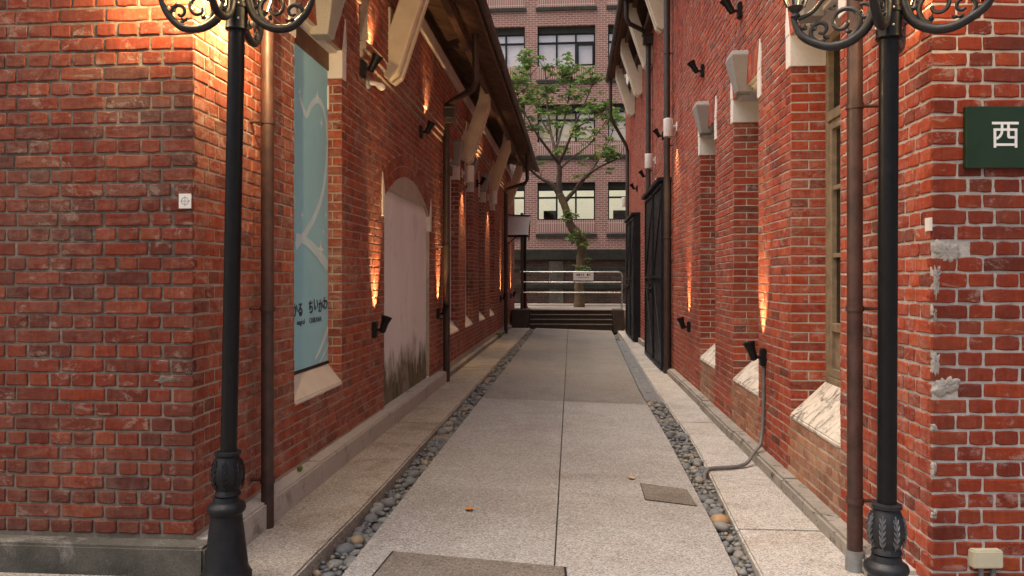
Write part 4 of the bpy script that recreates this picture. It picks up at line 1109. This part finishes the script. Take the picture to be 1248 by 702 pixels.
uplight(XL, 1, 14.75, 3.27, 'black wall spotlight high between two white cylinder wall lights', 20, tilt=.5, size=75)
for (Y, Z, lb, pw) in ((7.40, 3.95, 'black wall spotlight high between first and second keystones', 2), (9.50, 3.95, 'black wall spotlight high beside the keystone of third window', 2),
               (13.6, 3.92, 'black wall spotlight high above the iron door, just past white cylinder light', 2), (16.6, 3.62, 'black wall spotlight above the end of first iron door', 2), (19.2, 3.66, 'black wall spotlight above the second iron door', 2)):
    uplight(XR, -1, Y, Z, lb, pw, tilt=.6, size=40)
def sconce(X, nx, Y, Z, label, power):
    S = empty('wall_light', (X, Y, Z), label, 'wall light', 'white cylinder wall lights')
    cx = X + nx * .135
    m = MB(); m.box(min(X, X + nx * .02), max(X, X + nx * .02), Y - .05, Y + .05, Z - .06, Z + .08); m.build('wall_plate', WHITEP, S, bevel=.005)
    m = MB(); m.tube([(X + nx * .018, Y, Z + .02), (cx, Y, Z + .02)], .022, 10); m.build('arm', WHITEP, S, smooth=True)
    m = MB(); m.lathe([(.060, -.135), (.072, -.135), (.074, -.13), (.074, .13), (.070, .135), (.02, .135), (.02, .13), (.06, .12)], (cx, Y, Z), 24); m.build('cylinder', WHITEP, S, smooth=True)
    m = MB(); m.lathe([(.056, -.12), (.056, -.112)], (cx, Y, Z), 16); m.build('lamp_lens', BULB, S)
    add_spot(S, (cx, Y, Z - .136), (cx - nx * .06, Y, Z - 1.2), power, 80, .8, soft=.04)
    return S
sconce(XL, 1, 12.82, 3.19, 'white cylinder wall light beside bracket, nearer the blind arch', 90)
sconce(XL, 1, 16.70, 3.20, 'white cylinder wall light on bracket wall, nearer the canopy', 90)
sconce(XR, -1, 11.95, 3.74, 'white cylinder wall light beside the tall brown pipe and third window', 90)
sconce(XR, -1, 15.05, 3.70, 'white cylinder wall light above the first iron door', 90)
sconce(XR, -1, 22.2, 3.62, 'white cylinder wall light above the second iron door', 90)
# motion sensor lamp under the high spotlight
U = empty('sensor_lamp', (XL, 6.86, 3.21), 'white bulb shaped sensor lamp under the high spotlight', 'lamp')
m = MB(); m.lathe([(.055, 0), (.06, .012), (.05, .03), (.02, .034)], (XL, 6.86, 3.21), 18, (1, 0, 0)); m.build('wall_plate', ZINC, U, smooth=True)
m = MB(); m.tube([(XL + .02, 6.86, 3.21), (XL + .09, 6.86, 3.20)], .020, 10); m.build('arm', WHITEP, U, smooth=True)
m = MB(); m.lathe([(.016, -.01), (.022, .015), (.032, .04), (.034, .06), (.024, .08), (.006, .09)], (XL + .085, 6.87, 3.20), 16, (.8, .2, -.45)); m.build('bulb', WHITEP, U, smooth=True)

# ------------------------------------------------------------------ CONDUIT from the near right spotlight to the channel
P = [(XR - .02, 6.50, .75), (XR - .02, 6.50, .45), (XR - .03, 6.49, .25), (XR - .06, 6.44, .12), (XR - .13, 6.36, .06), (XR - .20, 6.28, .0), (XR - .28, 6.22, -.016), (1.20, 6.18, -.016), (1.07, 6.14, -.016), (1.02, 6.10, -.03), (.985, 5.98, -.06), (.975, 5.75, -.075), (.97, 5.5, -.085)]
m = MB(); m.tube(smooth_path(P, 6), .015, 10)
tag(m.build('conduit', GREY_C, smooth=True), 'grey flexible conduit running down the wall and across the pavement into the pebbles', 'conduit')

# ------------------------------------------------------------------ CANOPY over the far door
CN = empty('canopy', (XL, 21.4, 2.7), 'small translucent sheet canopy on a black bracket over the far door', 'canopy')
q = [onY(616, 262, 21.6), onY(647, 262, 21.6), onY(643, 286, 20.9), onY(617, 286, 20.9)]
m = MB(); m.prism(q, (0, .02, .01)); m.build('sheet', WHITEP, CN)
m = MB(); z_ = q[2].z - .02
m.bar((XL, 20.95, z_), (q[2].x, 20.95, z_), .03, .03); m.bar((XL, 21.55, z_), (q[2].x, 21.55, z_), .03, .03); m.bar((q[2].x, 20.9, z_), (q[2].x, 21.6, z_), .03, .03)
m.bar((XL, 21.55, q[0].z), (q[1].x, 21.55, q[0].z - .03), .03, .03); m.bar((q[1].x - .02, 21.58, q[0].z), (q[2].x, 21.58, z_ - .1), .03, .03)
m.bar((XL, 20.95, z_ - .28), (q[2].x - .25, 20.95, z_), .025, .025); m.build('bracket', FIXT, CN)

# ------------------------------------------------------------------ HATCH COVERS, channel covers, leaves
def hatch(px, label, name='hatch_cover'):
    pts = [onZ(u, v, 0) for u, v in px]; c = sum((Vector(p) for p in pts), Vector()) / len(pts)
    H = empty(name, (c.x, c.y, gz(c.x)), label, 'hatch cover')
    Z = lambda p, t, k=1.0: Vector((c.x + (p.x - c.x) * k, c.y + (p.y - c.y) * k, gz(c.x + (p.x - c.x) * k) + t))
    m = MB(); m.prism([Z(p, .0005) for p in pts], (0, 0, .003)); m.build('frame', FIXT, H)
    m = MB(); m.prism([Z(p, .0015, .975) for p in pts], (0, 0, .0055)); m.build('cover', COVER, H)
    return H
hatch([(478, 679), (690, 692), (700, 790), (400, 775)], 'large brown granite hatch cover set in the path joint')
hatch([(780, 587), (837, 593), (850, 613), (786, 607)], 'small brown granite hatch cover beside the pebble channel')
def leaf(u, v, mat, label, s, a):
    p = onZ(u, v, 0); p.z = gz(p.x); m = MB()
    n = 9; L = []
    for i in range(n):
        t = i / (n - 1); w_ = math.sin(math.pi * t ** .8) * .4 * s; L.append((t * s - s / 2, w_, t))
    vs = [];
    for x_, w_, t in L:
        for q in (-1, 0, 1):
            z_ = .003 + .35 * abs(q) * w_ + .22 * s * (2 * t - 1) ** 2
            vs.append((p.x + x_ * math.cos(a) - q * w_ * math.sin(a), p.y + x_ * math.sin(a) + q * w_ * math.cos(a), p.z + z_))
    fs = [(3*i+k, 3*i+k+1, 3*i+4+k, 3*i+3+k) for i in range(n-1) for k in (0, 1)]
    m.add(vs, fs); m.tube([vs[1], (vs[1][0] - .02 * math.cos(a), vs[1][1] - .02 * math.sin(a), p.z + .012)], .0012, 5)
    return tag(m.build('fallen_leaf', mat, smooth='all'), label, 'leaf')
leaf(572, 626, LEAFO, 'curled orange fallen leaf on the grey path', .07, 1.9)
leaf(770, 582, LEAFT, 'curled tan fallen leaf near the small hatch cover', .065, .3)

# ------------------------------------------------------------------ PEBBLES
def ico():
    b = bmesh.new(); bmesh.ops.create_icosphere(b, subdivisions=2, radius=1); v = [q.co.copy() for q in b.verts]; f = [[x.index for x in q.verts] for q in b.faces]; b.free(); return v, f
IV, IF = ico()
PV = []
for k in range(9):
    rnd = random.Random(k); off = Vector((k * 7.3, 1.1, 2.2)); sc = (1, rnd.uniform(.62, .9), rnd.uniform(.42, .66))
    vs = []
    for q in IV:
        r = 1 + .17 * noise.noise(q * 1.1 + off); vs.append((q.x * sc[0] * r, q.y * sc[1] * r, q.z * sc[2] * r))
    me = bpy.data.meshes.new('pebble'); me.from_pydata(vs, [], IF); me.materials.append(PEB)
    me.polygons.foreach_set('use_smooth', [True] * len(me.polygons)); me.update(); PV.append(me)
def pebbles(fa, fb, y0, y1, ztop, label, group, nsingle, seed, skip=None):
    rnd = random.Random(seed); cells = {}; L = []
    for tries in range(24000):
        t = rnd.random(); y = y0 + (y1 - y0) * t
        a, b = fa(y), fb(y); r = rnd.choice((.017, .022, .03, .038, .045, .052, .062)) * rnd.uniform(.85, 1.1)
        if r > (b - a) * .42: r = (b - a) * .40
        x = rnd.uniform(a + r * .72, b - r * .72)
        if skip and skip(x, y): continue
        k = (int(x / .1) , int(y / .1)); ok = True
        for i in (-1, 0, 1):
            for j in (-1, 0, 1):
                for (px, py, pr) in cells.get((k[0] + i, k[1] + j), ()):
                    if (px - x) ** 2 + (py - y) ** 2 < ((pr + r) * .76) ** 2: ok = False; break
                if not ok: break
            if not ok: break
        if ok: cells.setdefault(k, []).append((x, y, r)); L.append((x, y, r))
    L.sort(key=lambda q: (0 if 3.75 < q[1] else 5, q[1]))
    mb = MB()
    for i, (x, y, r) in enumerate(L):
        z = ztop(y) + rnd.uniform(-.02, .012)
        M = Matrix.Translation((x, y, z)) @ Matrix.Rotation(rnd.uniform(0, 6.28), 4, 'Z') @ Matrix.Rotation(rnd.uniform(-.35, .35), 4, 'X') @ Matrix.Scale(r, 4)
        me = PV[rnd.randrange(9)]
        if i < nsingle:
            o = bpy.data.objects.new('pebble', me); link(o); o.matrix_basis = M; tag(o, label, 'pebble', group)
        else: mb.add([M @ v.co for v in me.vertices], IF)
    # under layer
    for tries in range(int((y1 - y0) * 120)):
        y = rnd.uniform(y0, y1); x = rnd.uniform(fa(y) + .015, fb(y) - .015); r = rnd.uniform(.02, .036)
        if skip and skip(x, y): continue
        M = Matrix.Translation((x, y, ztop(y) - .034)) @ Matrix.Rotation(rnd.uniform(0, 6.28), 4, 'Z') @ Matrix.Scale(r, 4)
        mb.add([M @ v.co for v in PV[rnd.randrange(9)].vertices], IF)
    o = mb.build('gravel', PEB, smooth='all'); return o
zt_l = lambda y: -.050 + min(.05, max(0, (y - 4) * .010))
zt_r = lambda y: -.078 + min(.03, max(0, (y - 4) * .008))
o = pebbles(lambda y: lerp_tab(SL, y), lambda y: lerp_tab(PL, y), 3.0, 22.4, zt_l, 'smooth dark grey river pebble in the channel along the brown kerb', 'pebbles in the brown kerb channel', 150, 3)
tag(o, 'grey river pebbles filling the channel along the brown kerb', 'pebbles', kind='stuff')
COV0, COV1 = 9.6, 19.0
o = pebbles(lambda y: lerp_tab(PR, y), lambda y: lerp_tab(SR, y), 3.0, 20.9, zt_r, 'smooth grey river pebble in the channel along the pale kerb', 'pebbles in the pale kerb channel', 150, 4, skip=lambda x, y: COV0 - .02 < y < COV1 or ((x - .905) ** 2 + (y - 4.93) ** 2) < .075 ** 2)
tag(o, 'grey river pebbles filling the channel along the pale kerb', 'pebbles', kind='stuff')
o = bpy.data.objects.new('pebble', PV[2].copy()); link(o); o.data.materials.clear(); o.data.materials.append(plain('tan pebble', (.33,.21,.105), .6, 0, .25, 20, .1)); o.location = (.905, 4.93, -.055); o.scale = (.068, .068, .075); o.rotation_euler = (.1, .1, .6)
tag(o, 'big tan river pebble among grey ones beside the pale kerb', 'pebble')
# channel covers
y = COV0
while y < COV1 - .3:
    y2 = min(y + 1.45, COV1); a0, a1, b0, b1 = lerp_tab(PR, y) + .012, lerp_tab(PR, y2) + .012, lerp_tab(SR, y) - .012, lerp_tab(SR, y2) - .012
    D = empty('drain_cover', ((a0 + b0) / 2, y, -.04), 'grey galvanised steel cover over the drain channel by the pale kerb', 'drain cover', 'steel covers over the drain channel')
    g = .006; m = MB(); mid = (y + y2) / 2; hw = .035
    def Q(t, yy): u_ = (yy - y) / (y2 - y); A = a0 + (a1 - a0) * u_; B = b0 + (b1 - b0) * u_; return A + (B - A) * t
    def slab(t0, t1, ya, yb): m.prism([(Q(t0, ya), ya, -.055), (Q(t1, ya), ya, -.055), (Q(t1, yb), yb, -.055), (Q(t0, yb), yb, -.055)], (0, 0, .018))
    slab(0, .3, y + g, y2 - g); slab(.7, 1, y + g, y2 - g); slab(.302, .698, y + g, mid - hw); slab(.302, .698, mid + hw, y2 - g)
    m.build('plate', ZINC, D, bevel=.003)
    m = MB()
    for t in (.02, .95): m.prism([(Q(t, y), y + g, -.12), (Q(t + .03, y), y + g, -.12), (Q(t + .03, y2), y2 - g, -.12), (Q(t, y2), y2 - g, -.12)], (0, 0, .066))
    m.build('flange', ZINC, D); y = y2
# scrap of wire mesh on the left channel
wm = MB(); c = onZ(417, 532, 0); 
cx, cy = -1.19, c.y
for i in range(9):
    t = -.09 + .18 * i / 8
    wm.tube([(cx + t, cy - .24, -.016 + .008 * math.sin(i)), (cx + t, cy, .002), (cx + t, cy + .24, -.01)], .002, 5)
for i in range(17):
    t = -.24 + .48 * i / 16
    wm.tube([(cx - .09, cy + t, -.013 + .01 * (1 - abs(t) / .24)), (cx + .09, cy + t, -.013 + .01 * (1 - abs(t) / .24))], .002, 5)
tag(wm.build('wire_mesh', ZINC), 'small sheet of wire mesh lying on the pebbles', 'wire mesh')

# ------------------------------------------------------------------ STEPS, railing, old wall
SX0, SX1 = -1.80, 1.44
ST = empty('steps', (0, 22.7, 0), 'dark brown timber steps closing the end of the alley', 'steps')
for k in range(4):
    y = 22.62 + k * .21; z1 = .145 + k * .13
    m = MB(); m.box(-1.28, 1.12, y, 23.45 - .002 * k, (z1 - .13 if k else -.1), z1 - .028); m.build('riser', STEPW, ST)
    m = MB(); m.box(-1.29, 1.13, y - .025, y + .02, z1 - .026, z1); m.build('nosing', STEPE, ST, bevel=.004)
    m = MB(); m.box(-1.285, 1.125, y + .022, 23.44, z1 - .026, z1 - .002); m.build('tread', STEPW, ST)
for a, b in ((SX0, -1.30), (1.14, SX1)):
    m = MB(); m.box(a, b, 22.55, 23.47, -.1, .56); m.build('cheek', STEPW, ST, bevel=.008)
RY = 24.0
RL = empty('railing', (0, RY, .53), 'stainless steel tube railing with three rails above the steps', 'railing')
xa, xb = onY(634, 331, RY).x, onY(758, 331, RY).x
zr = [onY(700, v, RY).z for v in (331.5, 344, 356.5)]
for i, z in enumerate(zr):
    m = MB()
    if i == 0: m.tube([(xa, RY, z), (xb - .1, RY, z), (xb - .03, RY, z - .03), (xb, RY, z - .10), (xb, RY, .53)], .026, 12)
    else: m.tube([(xa, RY, z), (xb, RY, z)], .021, 12)
    m.build('rail', STEEL, RL, smooth=True)
for x in (xa + .14,):
    m = MB(); m.tube([(x, RY + .06, .53), (x, RY + .06, 3.1)], .05, 12); m.build('post', FIXT, RL, smooth=True)
p = onY(711, 336.5, RY - .05); SN = empty('sign', (p.x, RY - .05, p.z - .15), 'small white notice board hung on the steel railing', 'sign')
w_ = 12.2 * RY / FPX; h_ = 5.2 * RY / FPX
m = MB(); m.box(p.x - w_, p.x + w_, RY - .055, RY - .028, p.z - h_, p.z + h_); m.build('board', WHITEP, SN, bevel=.004)
m = MB(); rnd = random.Random(5)
for i in range(7):                                   # a line of characters too small to read
    if i == 4: continue
    x = p.x - .20 + i * .066
    for s_ in range(5):
        if s_ % 2: m.box(x + rnd.uniform(-.022, .018), x + rnd.uniform(-.012, .024) + .006, RY - .0575, RY - .0545, p.z + .01, p.z + .075)
        else: m.box(x - .024, x + .024, RY - .0572, RY - .0545, p.z + .012 + s_ * .013, p.z + .020 + s_ * .013)
m.box(p.x - .18, p.x + .17, RY - .057, RY - .0545, p.z - .05, p.z - .038); m.build('lettering', INK, SN)
HY = empty('hydrant', (onY(640, 374, 24.6).x, 24.6, .53), 'small red hydrant behind the railing at its dark post', 'hydrant')
hx = HY.location.x
m = MB(); m.lathe([(.10, 0), (.10, .04), (.07, .05), (.065, .30), (.09, .32), (.09, .36), (.07, .42), (.03, .47), (.03, .52)], (hx, 24.6, .53), 16); m.build('body', RED, HY, smooth=True)
m = MB(); m.tube([(hx - .13, 24.6, .78), (hx + .13, 24.6, .78)], .035, 10); m.build('outlet', RED, HY, smooth=True)
WY = 27.0
OW = empty('garden_wall', (0, WY, .53), 'blackened old brick wall with dark ledges behind the tree', 'wall')
zz = lambda v: onY(700, v, WY).z
m = MB(); m.box(-7, 7, WY, WY + .4, .5, zz(305)); m.build('wall', OLDW, OW)
for (va, vb, pr) in ((317, 304, .10), (352, 346, .08), (330, 325.5, .04)):
    m = MB(); m.box(-7.02, 7.02, WY - pr, WY + .42, zz(va), zz(vb)); m.build('ledge', LEDGE, OW, bevel=.02)
m = MB(); c = onY(679, 340, WY); m.box(c.x - .28, c.x + .22, WY - .05, WY + .1, .5, zz(318)); m.build('pier', PLINTH_F, OW, bevel=.01)
m = MB(); m.box(-7, 7, WY - .5, WY - .03, .5, .60); m.build('footing', PLINTH_L, OW, bevel=.01)

# ------------------------------------------------------------------ OFFICE BUILDING
OY = 30.0
OB = empty('office_building', (0, OY, .5), 'pinkish brown brick office block with black framed windows behind the tree', 'building')
xo = lambda u: onY(u, 340, OY).x
zo = lambda v: onY(690, v, OY).z
pitch = xo(741) - xo(655); ww = xo(725.5) - xo(655)
cols = [xo(655) + k * pitch for k in range(-3, 4)]
rowsO = [(zo(268), zo(222)), (zo(173), zo(127)), (zo(80.5), zo(31)), (zo(-8), zo(-57))]
fo = Frame((0, OY, 0), (1, 0, 0), (0, -1, 0))
rects = [(x, x + ww, z0 - (.0), z1) for x in cols for z0, z1 in rowsO]
m = MB(); mortar_panel(m, fo, -11, 11, .5, 16, rects)
for x, x2, z0, z1 in rects:
    d = .28
    m.add([(x, OY, z0), (x, OY + d, z0), (x, OY + d, z1), (x, OY, z1)], [(0,1,2,3)]); m.add([(x2, OY, z0), (x2, OY + d, z0), (x2, OY + d, z1), (x2, OY, z1)], [(3,2,1,0)])
    m.add([(x, OY, z1), (x2, OY, z1), (x2, OY + d, z1), (x, OY + d, z1)], [(3,2,1,0)]); m.add([(x, OY, z0), (x2, OY, z0), (x2, OY + d, z0), (x, OY + d, z0)], [(0,1,2,3)])
m.build('wall', OFFICE, OB)
for r, (z0, z1) in enumerate(rowsO):
    for k, x in enumerate(cols):
        px = proj((x + ww / 2, OY, (z0 + z1) / 2))
        ma = MB(); ma.box(x - .002, x + ww + .002, OY - .012, OY + .05, z0 - .50, z0 - .003); ma.build('apron_panel', SOLDIER, OB)
        ml = MB(); ml.box(x - .06, x + ww + .06, OY - .07, OY + .05, z0 - .66, z0 - .54); ml.build('ledge', LEDGE if r < 3 else LEDGE, OB)
        if not (560 < px[0] < 790): continue
        y0, y1 = OY + .16, OY + .22; zt = z0 + (z1 - z0) * .60; zt2 = z1 - .26; f = .05
        m = MB(); m.box(x, x + ww, y0 - .02, y1, zt2, z1); m.build('blind_box', LEDGE, OB)
        m = MB(); b = lambda X0, X1, Z0, Z1: m.box(X0, X1, y0, y1, Z0, Z1)
        b(x, x + f, z0, zt2); b(x + ww - f, x + ww, z0, zt2); b(x + f, x + ww - f, z0, z0 + f); b(x + f, x + ww - f, zt2 - f, zt2)
        W = m.build('window', FIXT, OB)
        third = ww / 3
        m = MB(); b = lambda X0, X1, Z0, Z1: m.box(X0, X1, y0 - .006, y1 - .004, Z0, Z1)
        b(x + f, x + ww - f, zt - .035, zt + .035); 
        m.build('transom', FIXT, W)
        for j in (1, 2):
            m = MB(); m.box(x + j * third - .035, x + j * third + .035, y0 - .003, y1 - .002, z0 + f, zt2 - f); m.build('mullion', FIXT, W)
        for j in range(3):
            for (a0, a1) in ((z0 + f, zt - .036), (zt + .036, zt2 - f)):
                m = MB(); m.box(x + j * third + (f if j == 0 else .036), x + (j + 1) * third - (f if j == 2 else .036), y0 + .03, y0 + .036, a0, a1); m.build('pane', GLASS if r == 0 else MIRROR, W)
        if r == 2 and k == 3:                         # open casement, lower right
            m = MB()
            for (c0, c1, e0, e1) in ((x + 2*third + .04, x + 2*third + .11, z0 + .02, zt - .03), (x + ww - .11, x + ww - .04, z0 + .02, zt - .03), (x + 2*third + .11, x + ww - .11, z0 + .02, z0 + .09), (x + 2*third + .11, x + ww - .11, zt - .1, zt - .03)): m.box(c0, c1, y0 - .06, y0 - .008, e0, e1)
            m.build('casement', FIXT, W)
        if r == 0:
            m = MB(); yb = OY + 2.6
            m.add([(x - .2, yb, z0 - .4), (x + ww + .2, yb, z0 - .4), (x + ww + .2, yb, z1 + .1), (x - .2, yb, z1 + .1)], [(0,1,2,3)])
            m.add([(x - .2, OY + .3, z1 + .1), (x + ww + .2, OY + .3, z1 + .1), (x + ww + .2, yb, z1 + .1), (x - .2, yb, z1 + .1)], [(3,2,1,0)])
            m.add([(x - .2, OY + .3, z0 - .4), (x - .2, yb, z0 - .4), (x - .2, yb, z1 + .1), (x - .2, OY + .3, z1 + .1)], [(0,1,2,3)])
            m.add([(x + ww + .2, OY + .3, z0 - .4), (x + ww + .2, yb, z0 - .4), (x + ww + .2, yb, z1 + .1), (x + ww + .2, OY + .3, z1 + .1)], [(3,2,1,0)])
            m.build('room', ROOMLIT, W)
            for t in (.3, .78):
                m = MB(); m.box(x + ww * t - .12, x + ww * t + .12, OY + 1.2, OY + 1.5, z1 + .02, z1 + .08); m.build('ceiling_light', TUBE, W)
            m = MB(); t = .16 if k % 2 else .3
            m.box(x + .22, x + .75, OY + .5, OY + .55, z0 + .08, z0 + .40); m.box(x + .45, x + .52, OY + .5, OY + .6, z0 - .2, z0 + .1); m.box(x, x + ww, OY + .4, OY + .9, z0 - .1, z0 + .02); m.build('desk_monitor', FIXT, W)
        else:
            m = MB(); m.box(x + .01, x + ww - .01, OY + .228, OY + .236, z0 + .01, zt2 - .01); m.build('blind', BLINDY if r == 1 else BLIND, W)  # cream blind in one row; pale sheets above paint the sky reflection
m = MB(); m.box(-11, 11, OY - .10, OY + .3, .5, 1.2); m.build('base_course', LEDGE, OB)

# ------------------------------------------------------------------ TREE
TY = 25.5
TR = empty('tree', (onY(707, 376, TY).x, TY, .53), 'slender tree with a crooked trunk and sparse light green crown', 'tree')
tp = lambda u, v, dy=0: onY(u, v, TY + dy)
rk = lambda px: px * TY / FPX
def limb(pts, rs, name='limb', mat=BARK):
    P = [tp(*q) for q in pts]; P2 = smooth_path(P, 4)
    rr = []
    for i in range(len(P2)):
        t = i / (len(P2) - 1) * (len(rs) - 1); k = min(int(t), len(rs) - 2); rr.append(.86 * rk(rs[k] + (rs[k+1] - rs[k]) * (t - k)))
    rnd = random.Random(len(P2)); P3 = [p + Vector((rnd.uniform(-1, 1), rnd.uniform(-1, 1), 0)) * r * .12 for p, r in zip(P2, rr)]
    m = MB(); m.tube(P3, rr, 10); m.build(name, mat, TR, smooth='all'); return P2
limb([(706, 380), (706, 366), (706, 345), (707, 325), (709, 308), (709, 295), (703, 284), (696, 276), (692, 262), (687, 248), (682, 236)], [9.5, 7.5, 6.8, 6.4, 6.6, 7.6, 7.5, 6.5, 5.6, 5.4, 5.2], 'trunk', BARKG)
tips = []
def br(pts, rs): 
    P = limb(pts, rs); tips.append(P); return P
br([(684, 242), (674, 226), (664, 220), (653, 213), (640, 200, -.5), (630, 184, -.9)], [4.2, 3.6, 2.6, 2, 1.4, .6])
br([(682, 238), (681, 222), (682, 208), (680, 196), (676, 180), (671, 160, .4), (668, 138, .6), (666, 112, .7), (664, 84, .8)], [4.8, 4.2, 3.6, 3.0, 2.4, 2, 1.6, 1.1, .5])
br([(688, 246), (697, 236), (706, 226), (716, 214), (730, 204, -.5), (745, 197, -.8), (760, 190, -1)], [3.4, 2.8, 2.3, 1.9, 1.5, 1.1, .6])
br([(700, 232), (710, 218), (722, 206, .6), (732, 190, .9), (742, 172, 1.0), (750, 150, 1.1)], [2.0, 1.8, 1.5, 1.2, .9, .5])
br([(681, 200), (690, 180, -.4), (698, 160, -.7), (706, 140, -.9), (716, 118, -1), (724, 98, -1)], [2.4, 1.9, 1.6, 1.2, .8, .5])
br([(680, 198), (668, 182, -.4), (656, 166, -.8), (645, 148, -1), (635, 128, -1), (628, 104, -1)], [2.3, 1.9, 1.5, 1.1, .8, .5])
br([(677, 182), (684, 160, .7), (690, 136, 1), (694, 112, 1.1), (697, 90, 1.2)], [2, 1.6, 1.2, .9, .5])
br([(672, 165, .3), (662, 150, .8), (654, 132, 1.1), (648, 110, 1.2), (646, 78, 1.2)], [1.7, 1.3, 1, .8, .5])
br([(698, 160, -.7), (712, 150, -1.1), (726, 142, -1.3), (738, 134, -1.4)], [1.3, 1, .8, .5])
br([(680, 208), (700, 190, .4), (718, 176, .9), (730, 160, 1.2), (740, 145, 1.3)], [1.8, 1.4, 1.1, .8, .5])
rnd = random.Random(11); lv = MB(); tw = MB()
def leaf_quad(mb, c, d, s, rnd):
    d = d.normalized(); n = Vector((rnd.uniform(-1, 1), rnd.uniform(-1, 1), rnd.uniform(.1, 1))).normalized(); x = d.cross(n)
    if x.length < .05: return
    x.normalize(); w_ = s * rnd.uniform(.26, .36); up = x.cross(d) * s * .1
    mb.add([c, c + d * s * .45 + x * w_ + up, c + d * s - up * .8, c + d * s * .45 - x * w_ + up], [(0, 1, 2), (0, 2, 3)])
def spray(c, rad, n, s=.15):
    for i in range(n):
        v = Vector((rnd.gauss(0, 1), rnd.gauss(0, 1), rnd.gauss(0, .75))); v = v.normalized() * rad * rnd.random() ** .45
        q = c + v; nl = rnd.randint(4, 7); a0 = rnd.uniform(0, 6.28)
        for k in range(nl):          # palmate whorl that droops a little
            a = a0 + 6.28 * k / nl; leaf_quad(lv, q, Vector((math.cos(a), math.sin(a), rnd.uniform(-.6, .25))), s * rnd.uniform(.7, 1.2), rnd)
for P in tips:
    n = len(P)
    for i in range(int(n * .5), n, 2):
        p = P[i]
        for k in range(2 if i < n - 4 else 3):
            d = Vector((rnd.uniform(-1, 1), rnd.uniform(-1, 1), rnd.uniform(-.1, .9))).normalized(); Lh = rnd.uniform(.3, .75)
            e = p + d * Lh; tw.tube([p, p + d * Lh * .5 + Vector((0, 0, .04)), e], [.012, .009, .004], 5)
            if rnd.random() < .45: spray(e, rnd.uniform(.10, .22), rnd.randint(2, 4))
# clumps read off the photograph (pixel, spread in metres, number of whorls)
for (u, v, dy, rad, n) in ((640, 68, .8, .34, 34), (644, 82, .8, .28, 20), (624, 96, -1, .42, 34), (636, 104, -1, .4, 26), (688, 78, 1, .40, 34), (672, 84, .8, .28, 18), (694, 92, 1.1, .34, 28), (716, 98, -1, .36, 32), (728, 96, -1, .3, 22),
                           (628, 128, -1, .40, 34), (640, 120, -.8, .35, 24), (652, 112, 1, .36, 22), (676, 108, .9, .40, 26), (700, 112, 1, .38, 26), (664, 128, .7, .42, 24), (690, 132, 1, .40, 26), (736, 128, -1.2, .42, 36), (748, 140, 1, .36, 26), (722, 136, -1, .36, 22),
                           (650, 154, -.7, .38, 24), (708, 158, -.9, .32, 20), (672, 152, .6, .34, 16), (742, 186, -.8, .28, 22), (722, 166, 1, .2, 6), (632, 150, -1, .3, 10), (676, 182, -.5, .2, 8)):
    spray(tp(u, v, dy), rad, int(n * .55), .17)
o = lv.build('crown', LEAF, TR); o['kind'] = 'stuff'
tw.build('twigs', BARK, TR)['kind'] = 'stuff'
lv = MB()
for (u, v, rad, n) in ((694, 257, .16, 16), (690, 266, .18, 14), (700, 288, .26, 34), (711, 298, .22, 30), (696, 292, .2, 16), (712, 284, .15, 10), (703, 328, .24, 18), (712, 326, .2, 14), (700, 262, .14, 10), (716, 316, .12, 8)): spray(tp(u, v, -.22), rad, int(n * .6), .10)
o = lv.build('trunk_ferns', LEAF, TR); o['kind'] = 'stuff'

# ------------------------------------------------------------------ WEEDS
def weed(x, y, z, s, label):
    global lv
    W = empty('weed', (x, y, z), label, 'plant'); lv = MB(); r = random.Random(x)
    for i in range(26):
        a = r.uniform(0, 6.28); c = Vector((x + r.uniform(-.3, .3) * s, y + r.uniform(-.5, .5) * s, z)); leaf_quad(lv, c, Vector((math.cos(a) * .6, math.sin(a) * .6, 1)), s * r.uniform(.4, 1), r)
    lv.build('leaves', WEED, W)
weed(-1.80, 5.02, .184, .035, 'tiny green weed growing where the banner wall meets its plinth')
weed(-1.80, 18.6, .03, .16, 'green weeds at the wall foot past the white sills')
weed(-1.82, 19.6, .03, .12, 'yellowish weeds at the foot of the far brown downpipe')
